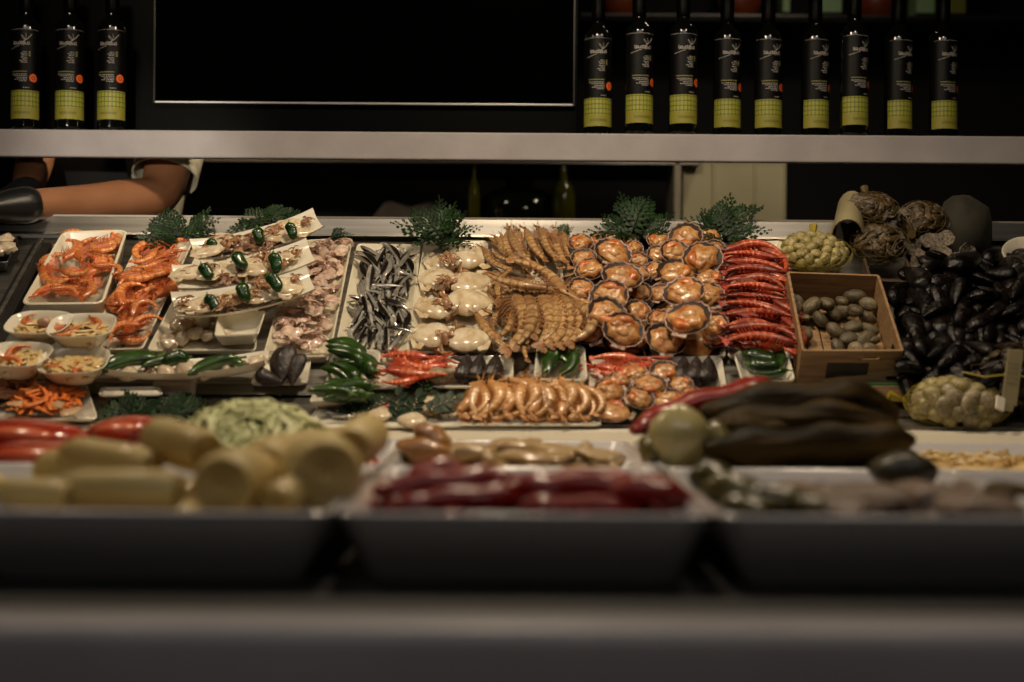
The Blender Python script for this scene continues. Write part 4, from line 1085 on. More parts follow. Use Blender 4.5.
    for i in range(8):
        v = i / 7; rs.append([a + R @ V((.03 * cos(u) * (1 - .1 * v) - .002, -.055 + .11 * v, .036 * sin(u) * (1 + .15 * v))) for u in [pi * .1 + pi * 1.1 * j / 12 for j in range(13)]] + [a + R @ V((.028 * cos(u) * (1 - .1 * v) - .002, -.055 + .11 * v, .034 * sin(u) * (1 + .15 * v))) for u in [pi * .1 + pi * 1.1 * (12 - j) / 12 for j in range(13)]])
    k.rings(rs, True, True); tag(k.obj('paper_sleeve', mat('beige card sleeve', (140, 130, 98), (122, 112, 82), 12, .7)), 'pale beige card sleeve curled beside the topmost dark net bag', 'sleeve')
    # wooden box corner
    a = DECK.hit(888, 274, .05); t = empty('wooden_box', Matrix.Translation(a)); tag(t, 'dim brown wooden box between the crate and the mussel mound', 'box'); bpy.context.view_layer.update()
    dw = mat('dark stained wood', (70, 52, 34), (52, 38, 24), 10, .7, stretch=(1, 6, 14)); MM = Matrix.Translation(a) @ DECK.R.to_4x4() @ Matrix.Rotation(-.05, 4, 'Z')
    for nm_, lo, hi in (('front_panel', (-.04, -.035, -.045), (.045, -.03, .005)), ('side_panel', (.04, -.03, -.045), (.045, .05, .005)), ('side_panel', (-.04, -.03, -.045), (-.035, .05, .005)), ('base', (-.035, -.03, -.045), (.04, .05, -.04))):
        k = MB(); k.box(lo, hi, .001, M=MM); kid(k, nm_, dw, t)
    # oysters and the dull bag behind
    for i, (x, y, w) in enumerate(((912, 246, 30), (926, 258, 26), (940, 250, 30), (952, 262, 34), (968, 252, 24), (930, 240, 24), (918, 262, 22), (975, 264, 26), (946, 238, 22), (986, 262, 22))):
        sit(P_OY[i % 2], (x, y), .05 + .01 * (i % 3), w, 'rough grey oyster shell heaped at the back of the mussel mound', 'oyster', 'oysters behind the mussels', rnd.uniform(0, 6), rnd.uniform(-.2, .8), rnd.uniform(-.6, .6))
    c = DECK.hit(962, 232, .03); k = MB(); k.ball(c, (.06, .05, .075), 16, 10, fn=lambda d: 1 + .08 * sin(6 * d.x) * cos(5 * d.z) + .04 * sin(11 * d.y)); tag(k.obj('mesh_sack', mat('dull green sack', (44, 41, 28), (32, 30, 20), 30, .8)), 'dull olive sack standing behind the oysters', 'sack')
    # mussels
    def hump(x, y): return .012 + .05 * max(0, 1 - ((x - 985) / 130) ** 2) * max(0.15, 1 - ((y - 310) / 110) ** 2)
    for layer in range(3):
        for i in range(58):
            y = 258 + 138 * ((i * 7 + layer * 3) % 58) / 57; lo = 892 + (y - 258) * .12; x = lo + (1045 - lo) * rnd.random()
            L = rnd.uniform(13, 18); an = rnd.uniform(0, 2 * pi)
            lay(P_MU[0], (x + L * cos(an), y + L * .75 * sin(an)), (x - L * cos(an), y - L * .75 * sin(an)), hump(x, y) + .012 * layer, 'glossy black mussel in the big mound beside the crate', 'mussel', 'mussels in the mound', rnd.random() < .5, rnd.uniform(-.9, .9), lift2=hump(x, y) + .012 * layer + rnd.uniform(-.015, .015))
    # white cup lying on the mussels
    P = DECK.hit(1022, 257, .06); d = V((-.3, -.62, .72)).normalized(); k = MB()
    k.lathe([(.014, -.03), (.022, -.028), (.034, 0), (.036, .02), (.0345, .022), (.031, .018), (.02, -.018), (.002, -.022)], 26, cap1=True)
    Rm = d.to_track_quat('Z', 'Y').to_matrix().to_4x4(); tag(k.obj('white_cup', PORC, M=Matrix.Translation(P) @ Rm), 'white cup lying tipped on the far edge of the mussel mound', 'cup')
    # netted dark bag by the front with a wooden tag
    c = at(1008, 384, 2.42); s = c.y / F
    net_bag(c, LOW, .1, (44 * s, 34 * s, 40 * s), [P_MB[0], P_MU[0]], 80, 28 * s, 'tall dark net bag of mussels with yellow ties behind the cockles', 'dark mussel packed in the tall net bag behind the cockles', 'mussel', 'mussels in the tall net', NETD, nm=12)
    k = MB(); P = at(1012, 380, c.y - .078); M3 = Matrix.Translation(P) @ Matrix.Rotation(.12, 4, 'Y')
    k.box((-.013, -.0015, -.042), (.013, .0015, .05), .001, M=M3); k.box((-.008, -.0016, -.052), (.008, .0016, -.042), .001, M=M3)
    o = k.obj('catch_tag', mat('buff tag', (158, 148, 112), None, 6, .6), smooth=False); tag(o, 'upright buff tag with faint print tied to the tall dark net bag', 'tag')
    k = MB(); r = random.Random(4)
    for i in range(5):
        for j in range(4): k.box((-.009 + j * .0045, -.0021, .026 - i * .008), (-.009 + j * .0045 + r.uniform(.002, .0035), -.0019, .0275 - i * .008), 0, M=M3)
    p = k.obj('faint_lettering', mat('tag print', (116, 106, 78), None, 5, .6), smooth=False); p.parent = o; bpy.context.view_layer.update(); p.matrix_parent_inverse = o.matrix_world.inverted()
    k = MB(); k.tube([at(962, 372, c.y - .06), at(985, 377, c.y - .075), at(1010, 374, c.y - .072), at(1040, 380, c.y - .06)], .002, 6); tag(k.obj('yellow_tie', NETY), 'yellow tie strapped round the tall dark net bag', 'tie')
right_side()

# ---------------------------------------------------------------- bowls and plates of the lower rows
def bowl(name, cx, cy, wpx, lift, label, m=PORC, power=3.2, h=.035, S=DECK, spin=.1, asp=1.0, tilt=0):
    c = S.hit(cx, cy, lift + h * .8); r = wpx / F * c.y / 2; k = MB()
    k.lathe([(r * .5, 0), (r * .55, .001), (r * .72, h * .35), (r * .95, h * .93), (r, h), (r * .985, h + .0015), (r * .94, h), (r * .86, h * .8), (r * .62, h * .3), (r * .3, h * .2), (r * .02, h * .2)], 40, power=power, cap1=True)
    R = Matrix.Rotation(S.a * .75 + tilt, 3, 'X') @ Matrix.Rotation(spin, 3, 'Z')
    M = Matrix.Translation(S.hit(cx, cy, lift + h * .8) - R @ V((0, 0, h * .8))) @ R.to_4x4() @ Matrix.Diagonal((1, asp, 1, 1))
    return tag(k.obj(name, m, M=M), label, 'bowl'), M, r, h
SAL1 = mat('shredded salad', (214, 186, 128), (198, 168, 108), 10, .4, coat=.2)
SAL2 = mat('pink crab strips', (214, 136, 92), (226, 168, 128), 10, .4, coat=.2)
CARR = mat('shredded carrot', (214, 108, 34), (226, 138, 66), 10, .45)
def strips(M, r, h0, n, m, name, label, seed, w=.004, L=.03, dome=.012, parent=None):
    q = random.Random(seed); k = MB()
    for i in range(n):
        a, rr = q.uniform(0, 2 * pi), r * sqrt(q.random()); an = q.uniform(0, pi); z = h0 + dome * (1 - (rr / r) ** 2) * q.uniform(.3, 1.2)
        c = V((rr * cos(a), rr * sin(a), z)); d = V((cos(an), sin(an), q.uniform(-.25, .25))); pd = V((-d.y, d.x, 0)); l = L * q.uniform(.6, 1.2)
        k.tube([c - d * l / 2 + V((0, 0, -.002)), c + pd * l * q.uniform(-.15, .15), c + d * l / 2], [(w * .7, w * .4), (w, w * .5), (w * .6, w * .4)], 5)
    o = k.obj(name, m, M=M); tag(o, label, 'salad', None, 'stuff'); return o
def lower():
    B = [('bowl', 39, 326, 64, .05, 'round-cornered white bowl of salad with a dark olive, below the raised prawn tray', 3), ('bowl', 82, 329, 66, .055, 'square white bowl of pale salad overlapping its neighbour below the raised prawn tray', 3.4), ('bowl', 18, 358, 66, .05, 'white bowl of pale shredded salad at the edge by the divider rail', 3), ('bowl', 74, 364, 70, .04, 'white bowl of chip-like slices in front of the square salad bowl', 3.2)]
    for i, (n, x, y, w, lf, lab, pw) in enumerate(B):
        o, M, r, h = bowl(n, x, y, w, lf, lab, power=pw, spin=(.0, .06, -.1, .1)[i], asp=.86)
        strips(M, r * .74, h * .55, 60, SAL1, 'shredded_salad', f'pale shredded salad in the {("bowl with the dark olive", "square bowl", "bowl by the divider rail", "bowl of chip-like slices")[i]}', i, .0045 if i != 3 else .008, .032)
        for j in range(2):
            a = j * 2.4 + i; P = M @ V((r * .42 * cos(a), r * .42 * sin(a), h * .85))
            put(P_OR[1], frame(P, DECK.R @ V((cos(a * 2), sin(a * 2), 0)), DECK.n, .045), f'peeled pink prawn in the {("bowl with the dark olive", "square salad bowl", "salad bowl by the divider rail", "bowl of chip-like slices")[i]}', 'prawn', f'prawns in salad {("one", "two", "three", "four")[i]}')
        if i == 0:
            k = MB(); k.ball((.012, -.005, h + .002), (.012, .011, .009), 12, 8, fn=lambda d: 1 + .1 * sin(5 * d.x)); tag(k.obj('olive', OCTO, M=M), 'dark purple olive on the salad below the raised prawn tray', 'olive')
    # the long curved plate with green peppers, white octopus
    c = DECK.hit(172, 374, .03); L = 190 / F * c.y; k = MB(); n1, n2 = 22, 8; Wd = .085
    def top(i, j):
        u, v = i / n1 * 2 - 1, j / n2 * 2 - 1; return V((u * L / 2, v * Wd / 2 * (1 - .25 * u ** 4), .02 * u * u + .014 * abs(v) ** 2.5))
    g = lambda i, j: i * (n2 + 1) + j
    vs = [top(i, j) for i in range(n1 + 1) for j in range(n2 + 1)]; m = len(vs); vs += [V((p.x * .96, p.y * .9, p.z - .01 if False else p.z * .9 - .008)) for p in vs]
    fs = [[g(i, j), g(i + 1, j), g(i + 1, j + 1), g(i, j + 1)] for i in range(n1) for j in range(n2)]; fs += [[a + m for a in f[::-1]] for f in fs]
    edge = [g(i, 0) for i in range(n1 + 1)] + [g(n1, j) for j in range(1, n2 + 1)] + [g(i, n2) for i in range(n1 - 1, -1, -1)] + [g(0, j) for j in range(n2 - 1, 0, -1)]
    fs += [[a, b, b + m, a + m] for a, b in zip(edge, edge[1:] + edge[:1])]; k.add(vs, fs)
    M = Matrix.Translation(c) @ Matrix.Rotation(radians(16), 4, 'X') @ Matrix.Rotation(.03, 4, 'Z'); tag(k.obj('serving_plate', PORC, M=M), 'long curved white plate of green peppers and octopus below the squid boats', 'plate')
    k = MB(); k.box((-L * .1, -.015, -.045), (L * .12, .025, -.009), .006, M=M); tag(k.obj('plate_stand', PORC, smooth=False), 'white oblong stand under the long curved plate', 'stand')
    for i, (a, b, lab) in enumerate((((160, 352), (92, 374), 'long curved green pepper at the bowl end of the long plate'), ((178, 358), (140, 366), 'short green pepper in the middle of the long plate'), ((190, 356), (160, 362), 'bent dark green pepper resting on the octopus of the long plate'), ((240, 356), (185, 374), 'long green pepper at the mussel end of the long plate'), ((246, 362), (206, 360), 'green pepper behind its neighbour at the mussel end of the long plate'))):
        lay(P_PL[i % 2] if i not in (2,) else P_PD[0], a, b, .058, lab, 'pepper', 'peppers on the long plate', i % 2 == 0, .2)
    for i, (x, y) in enumerate(((128, 374), (148, 371), (165, 372), (185, 368), (205, 373), (226, 368), (245, 366), (258, 362))):
        sit(P_OC[i % 2] if i in (1, 6) else P_CH[i % 2], (x, y), .045, 21, ('pale octopus leg piece' if i in (1, 6) else 'white octopus slice') + ' on the long plate of green peppers', 'octopus', 'octopus pieces on the long plate' if i not in (1, 6) else 'octopus legs on the long plate', i, .1)
    # mussels on a square plate
    tray('square_plate', ((262, 350), (313, 350), (307, 383), (250, 384)), DECK, .004, .01, 'square white plate of three mussels below the baby squid', 'plate', PORC, .01, .003, .01)
    for a, b, lab in (((287, 346), (281, 384), 'black mussel standing upright on the square plate'), ((300, 354), (292, 385), 'open-lipped black mussel at the pepper side of the square plate'), ((256, 372), (284, 384), 'black mussel lying flat at the front of the square plate')):
        lay(P_MP[0], b, a, .03, lab, 'mussel', 'mussels on the square plate', False, .5, lift2=.05, wide=1.15)
    # pepper bowls
    def peps(q, n, lab, grp, S=DECK, lf=.02, L0=22, protos=P_PL, rot=None):
        for i in range(n):
            x, y = q.at(rnd.uniform(.15, .85), (i + .5) / n); an = rnd.uniform(-.7, .25) if rot is None else rnd.uniform(*rot); L = L0 * rnd.uniform(.85, 1.15) / 2
            lay(protos[i % 2], (x + L * cos(an), y + L * .8 * sin(an) * -1), (x - L * cos(an), y + L * .8 * sin(an)), lf + .018 * (1 - abs(i / max(1, n - 1) - .4)) + .006 * (i % 2), lab, 'pepper', grp, i % 2 == 0, rnd.uniform(-.3, .3), S, wide=1.25)
    tray('pepper_bowl', ((334, 350), (381, 349), (378, 381), (325, 382)), DECK, .003, .03, 'square white bowl heaped with green peppers in front of the anchovies', 'bowl', PORC, .012, .004, .014)
    peps(Quad((340, 346), (372, 348), (372, 374), (330, 376)), 11, 'green pepper in the bowl in front of the anchovies', 'peppers by the anchovies', lf=.034, L0=42, rot=(-.75, -.1))
    tray('pepper_dish', ((316, 388), (368, 388), (366, 401), (308, 402)), DECK, .014, .02, 'low white dish of green peppers in front of the heaped pepper bowl', 'bowl', PORC, .008, .003, .01)
    peps(Quad((322, 384), (358, 384), (358, 397), (316, 398)), 6, 'green pepper in the low dish in front of the heaped bowl', 'peppers in the low dish', lf=.036, L0=44, rot=(-.15, .2))
    tray('pepper_bowl', ((537, 345), (585, 345), (588, 380), (533, 379)), DECK, .003, .03, 'small square white bowl of four green peppers below the brown shrimps', 'bowl', PORC, .012, .004, .014)
    for a, b, lab in (((546, 336), (548, 374), 'dark green pepper standing against the bowl side below the brown shrimps'), ((562, 348), (545, 374), 'bright green pepper lying across the bowl below the brown shrimps'), ((578, 352), (560, 378), 'green pepper with long stalk in the bowl below the brown shrimps'), ((560, 346), (566, 364), 'short dark pepper at the back of the bowl below the brown shrimps')):
        lay(P_PL[rnd.randint(0, 1)], a, b, .034, lab, 'pepper', 'peppers below the shrimps', False, .2, wide=1.2)
    tray('pepper_bowl', ((733, 352), (788, 350), (796, 380), (742, 382)), DECK, .003, .03, 'square white bowl of dark peppers below the red prawns', 'bowl', PORC, .012, .004, .012)
    for a, b, lab in (((775, 340), (782, 372), 'dark green pepper standing tallest in the bowl below the red prawns'), ((742, 352), (778, 362), 'dark pepper lying at the back of the bowl below the red prawns'), ((745, 364), (782, 366), 'dark pepper in the middle of the bowl below the red prawns'), ((790, 372), (752, 373), 'green pepper along the front edge of the bowl below the red prawns')):
        lay(P_PD[0] if b[1] < 370 else P_PL[0], a, b, .034, lab, 'pepper', 'peppers below the red prawns', False, .2, wide=.9)
    # long plate with langoustine, clams, mussels
    tray('oblong_plate', ((378, 356), (514, 355), (513, 386), (368, 387)), DECK, .003, .014, 'long white plate of red langoustine, clams and mussels before the squid', 'plate', PORC, .008, .004, .01)
    for i, (a, b) in enumerate((((430, 358), (382, 356)), ((448, 366), (405, 360)), ((386, 370), (440, 374)), ((395, 358), (408, 384)), ((445, 358), (418, 372)), ((420, 378), (385, 382)))):
        lay(P_LG[i % 2], a, b, .026 + .006 * (i % 3), 'spiny red langoustine on the long plate before the squid', 'langoustine', 'langoustines on the long plate', i % 2 == 0, rnd.uniform(-.3, .3), wide=1.25)
    for x, y, w, lab in ((437, 376, 22, 'bigger grey clam on the long plate beside the langoustines'), (452, 372, 18, 'smaller grey clam on the long plate beside the mussels')): sit(P_CG[0], (x, y), .026, w, lab, 'clam', None, .4, .35)
    for x, lab in ((464, 'black mussel next to the clams on the long plate'), (477, 'middle mussel of three on the long plate'), (493, 'black mussel at the shrimp end of the long plate, edge pale')):
        lay(P_MP[0], (x + 4, 354), (x - 3, 382), .036, lab, 'mussel', 'mussels on the long plate', False, .6, lift2=.022, wide=1.15)
    lay(P_MP[0], (450, 357), (466, 360), .035, 'dark mussel tucked behind the two clams of the long plate', 'mussel', None, False, .3)
    # mixed shellfish plate
    tray('shellfish_plate', ((592, 356), (722, 356), (728, 392), (588, 392)), DECK, .003, .014, 'white plate of mixed shellfish with three mussels below the scallops', 'plate', PORC, .008, .004, .01)
    for i, (a, b) in enumerate((((640, 360), (594, 358)), ((652, 364), (600, 372)), ((594, 366), (640, 370)))): lay(P_LG[i % 2], a, b, .03, 'red prawn lying at the back of the mixed shellfish plate', 'prawn', 'red prawns on the mixed plate', i % 2 == 0, 0, wide=1.3)
    for i, (x, y, w) in enumerate(((633, 373, 30), (665, 371, 32), (610, 390, 34), (650, 385, 36), (680, 384, 28), (640, 398, 32), (668, 400, 36), (692, 396, 28), (620, 380, 26))):
        sit(P_SC[i % 4], (x, y), .034 + .004 * (i % 2), w, 'opened orange scallop in the mixed shellfish below the scallop heaps', 'scallop', 'opened scallops on the mixed plate', i, .15, .1 * (i % 3 - 1))
    sit(P_SC[2], (612, 411), .016, 46, 'open pale scallop at the front edge of the mixed shellfish plate', 'scallop', None, 1.2, .1, S=LOW)
    for x, lab in ((682, 'black mussel next to the orange scallops of the mixed plate'), (695, 'middle mussel of three on the mixed plate'), (707, 'tall narrow mussel at the end of the mixed plate')): lay(P_MP[0], (x + 2, 356), (x - 2, 386), .04, lab, 'mussel', 'mussels on the mixed plate', False, .6, lift2=.022, wide=1.2)
    for i, (x, y) in enumerate(((700, 394), (712, 400), (688, 406), (722, 404), (676, 410), (705, 412))): sit(P_CL[i % 2], (x, y), .02, 15, 'small clam at the shaded end of the mixed plate', 'clam', 'small clams on the mixed plate', i, .2)
    # tan shrimp heap in front
    tray('shrimp_dish', ((472, 392), (596, 392), (602, 424), (456, 424)), LOW, .001, .01, 'white dish beneath the heap of tan shrimps at the front rail', 'dish', PORC, .006, .004, .01)
    for i in range(44):
        u = i / 22 % 1.0; x = 478 + 104 * u + rnd.uniform(-4, 4); row = i // 22; sp = (x - 528) * .28
        a = (x + sp * .2, 380 + 8 * row + 7 * abs(u - .5) + rnd.uniform(-2, 3)); b = (x + sp + rnd.uniform(-5, 5), 414 + 4 * row + rnd.uniform(-3, 4))
        if i % 4 == 0: a, b = b, a
        lay(P_TN[i % 2], a, b, .02 - .008 * row + rnd.uniform(0, .004), 'whiskered tan shrimp in the heap at the front rail', 'shrimp', 'tan shrimps in the front heap', i % 2 == 0, rnd.uniform(-.5, .5), HEAP, wide=1.65)
    lay(P_TN[1], (508, 379), (560, 381), .026, 'tan shrimp lying crosswise on top of the front heap', 'shrimp', None, True, 0, HEAP, wide=1.3)
    for i in range(6):
        x = 470 + i * 20; lay(P_TN[1], (x + 16, 418), (x - 8, 412), .014, 'whiskered tan shrimp in the heap at the front rail', 'shrimp', 'tan shrimps in the front heap', i % 2 == 0, 0, HEAP, wide=1.4)
    # fish and fern-dressed shellfish at the front
    tray('fish_dish', ((318, 406), (372, 406), (368, 426), (300, 427)), LOW, .001, .008, 'white dish of small silver fish at the front rail', 'dish', PORC, .006, .004, .01)
    for i in range(9): lay(P_AN[i % 3], (318 + i * 4 + rnd.uniform(0, 8), 408 + (i % 3) * 4), (346 + i * 2.5, 412 + (i % 4) * 3), .011 + .003 * (i % 3), 'small silver fish in the front dish beside the fern sprigs', 'fish', 'silver fish in the front dish', i % 2 == 0, .2, LOW)
    tray('shellfish_dish', ((372, 396), (470, 396), (464, 425), (366, 426)), LOW, .001, .008, 'white dish of shellfish dressed with leafy sprigs at the front rail', 'dish', PORC, .006, .004, .01)
    for i, (x, y, w, lab) in enumerate(((380, 414, 26, 'pale shell at the fish end of the leafy front dish'), (398, 408, 30, 'cream shell under the first leafy sprig of the front dish'), (428, 406, 36, 'widest cream shell under the toothed fern of the front dish'), (412, 420, 28, 'flat pale shell at the very front of the leafy dish'), (446, 405, 24, 'brown clam shell at the shrimp end of the leafy dish'))):
        sit(P_CG[0] if i == 4 else P_SH[i % 2], (x, y), .013, w * 1.1, lab, 'shell', None, i, .1, S=LOW)
    for i, (a, b) in enumerate((((386, 408), (372, 402)), ((402, 392), (390, 398)), ((436, 392), (414, 394)), ((396, 400), (376, 408)))): lay(P_RD[i % 3], a, b, .018, 'small red prawn showing between the leafy sprigs', 'prawn', 'red prawns in the leafy dish', False, 0, LOW, wide=1.6)
    # left front plate: carrot, salad
    tray('salad_plate', ((-40, 378), (84, 374), (98, 418), (-60, 420)), LOW, .004, .014, 'white plate of carrot and herbs in front of the bowls', 'plate', PORC, .01, .004, .016)
    c = LOW.hit(46, 396, .034); M = Matrix.Translation(c) @ LOW.R.to_4x4()
    strips(M, .055, -.006, 120, CARR, 'shredded_carrot', 'orange shredded carrot heaped on the front salad plate', 21, .004, .035, .02)
    c = LOW.hit(10, 390, .02); strips(Matrix.Translation(c) @ LOW.R.to_4x4(), .05, 0, 60, SAL2, 'crab_strips', 'pink crab strips at the edge of the front salad plate', 22, .006, .04, .016)
    c = LOW.hit(20, 380, .022); strips(Matrix.Translation(c) @ LOW.R.to_4x4(), .04, 0, 40, SAL1, 'shredded_salad', 'pale shredded salad at the back of the front salad plate', 23, .006, .035, .014)
    for i, (x, y, w) in enumerate(((20, 404, 24), (70, 412, 26), (58, 404, 22), (36, 384, 22))): sit(P_SL[i % 2], (x, y), .034, w * 1.0, 'pale fish slice on the front salad plate of carrot and herbs', 'fish', 'fish slices on the salad plate', i, 0, 0, LOW)
    tray('small_dish', ((100, 387), (160, 386), (163, 394), (98, 395)), LOW, .022, .005, 'thin white dish edge below the long curved plate', 'dish', PORC, .006, .003, .01)
lower()
# yellow pieces in the pan beyond the divider rail
tray('side_pan', ((-40, 236), (19, 236), (8, 262), (-60, 262)), DECK, .0, .03, 'dark pan beyond the divider rail', 'pan', STEEL_D, .01, .004, .01)
for i, (x, y) in enumerate(((-8, 242), (6, 240), (-2, 250), (8, 248))): sit(P_CH[i % 2], (x, y), .03, 18, 'dim yellow piece of food in the dark pan beyond the divider rail', 'food', 'yellow pieces in the dark pan', i)
# ---------------------------------------------------------------- ferns
def ferns():
    def clump(base, yb, tips, grp, lab, proto_=None, wide=1.0):
        if yb > 2.8: yb = yb - .055
        B = at(base[0], base[1], yb)
        for i, (x, y, dd) in enumerate(tips):
            T = at(x, y, yb + dd); b = B + V((rnd.uniform(-.012, .012), rnd.uniform(-.01, .01), rnd.uniform(-.004, .004)))
            frond((proto_ or P_FE)[i % len(proto_ or P_FE)], b, T, V((rnd.uniform(-.2, .2), -.75, .65)), lab, grp, wide, rnd.uniform(-.3, .3))
    clump((182, 238), 2.9, ((138, 232, -.03), (150, 215, .02), (205, 205, .03), (168, 208, .0), (214, 218, -.02), (150, 240, -.05)), 'ferns under the server elbow', 'dark fern frond lying on the back rail under the server elbow', wide=.9)
    clump((268, 226), 2.93, ((222, 226, .0), (238, 212, .03), (272, 200, .05), (300, 208, .02), (312, 216, .0), (285, 203, .03)), 'ferns behind the boat plates', 'green fern frond on the back rail behind the boat plates', wide=.9)
    clump((328, 240), 2.9, ((350, 232, -.01), (342, 226, .0)), 'fern tips by the baby squid', 'small dark fern frond by the far edge of the baby squid tray', wide=.9)
    clump((440, 243), 2.88, ((398, 218, -.03), (415, 206, .0), (441, 196, .02), (462, 208, .02), (476, 224, -.02), (425, 236, -.06), (470, 240, -.05), (432, 205, .03), (452, 202, .0)), 'ferns above the squid', 'green fern frond in the upright clump between the squid tray and back rail', wide=.8)
    clump((634, 238), 2.9, ((590, 226, -.02), (606, 214, .0), (622, 190, .04), (650, 193, .03), (672, 210, .02), (612, 234, -.03), (640, 198, .03), (668, 226, -.01)), 'ferns above the first scallop heap', 'dark fern frond in the clump above the scallops next to the shrimps', wide=.8)
    clump((722, 238), 2.9, ((686, 216, .0), (706, 206, .02), (732, 192, .04), (757, 200, .02), (766, 226, -.04), (700, 236, -.03), (752, 240, -.05), (718, 200, .03)), 'ferns before the ivory box', 'dark fern frond in the clump before the ivory box', wide=.8)
    clump((560, 238), 2.9, ((572, 226, .0), (566, 222, .02)), 'fern tips by the shrimps', 'small fern tip at the far edge of the brown shrimp heap', wide=.9)
    # front sprigs
    clump((140, 424), 2.37, ((92, 402, .0), (110, 391, .03), (152, 389, .04), (180, 392, .04), (206, 396, .03), (92, 420, -.01), (120, 402, .02), (170, 408, .0), (210, 408, -.01), (135, 392, .03), (195, 402, .02), (160, 398, .02)), 'ferns before the long curved plate', 'dark fern frond lying in front of the long curved plate', wide=.9)
    clump((60, 412), 2.4, ((20, 400, .0), (40, 396, .02), (30, 412, -.01)), 'herbs on the carrot plate', 'green herb sprig on the front salad plate of carrot', P_PA)
    clump((8, 410), 2.4, ((-10, 392, .0), (22, 398, .02), (4, 386, .02)), 'herbs at the plate edge', 'dark herb sprig at the shaded edge of the salad plate', P_PA)
    clump((362, 418), 2.36, ((330, 412, -.0), (346, 396, .04), (372, 386, .05), (350, 420, -.01), (388, 388, .05)), 'ferns over the silver fish', 'dark fern frond spreading over the silver fish dish', wide=.9)
    clump((424, 396), 2.42, ((392, 384, .02), (410, 372, .04), (448, 392, .02), (440, 384, .03), (456, 414, -.04)), 'ferns over the leafy dish', 'green fern frond above the leafy shellfish dish', wide=.9)
    for a, b, lab in (((396, 424), (398, 394), 'leafy sprig upright among the cream shells of the front dish'), ((408, 426), (418, 396), 'leafy sprig beside the widest cream shell of the front dish'), ((424, 412), (458, 398), 'toothed leafy sprig lying over the widest cream shell')):
        frond(P_LA[0], at(a[0], a[1], 2.35), at(b[0], b[1], 2.37), V((0, -.75, .65)), lab, None, 1.0, 0, 'sprig')
    clump((452, 384), 2.5, ((420, 366, .03), (412, 372, .02)), 'sprigs on the langoustines', 'green leafy sprig over the langoustine plate', P_LA)
    clump((640, 420), 2.37, ((630, 396, .03), (640, 394, .04), (650, 402, .02), (656, 408, .01), (628, 408, .0)), 'parsley by the open scallop', 'green parsley sprig beside the open pale scallop', P_PA)
    clump((706, 394), 2.47, ((692, 384, .02), (716, 376, .03), (726, 378, .02), (702, 378, .03)), 'parsley by the mussels', 'green parsley sprig in front of the mussels of the mixed plate', P_PA)
    clump((115, 358), 2.53, ((92, 352, .0), (130, 346, .02)), 'herbs by the bowls', 'green herb sprig at the bowl end of the long curved plate', P_PA)
ferns()

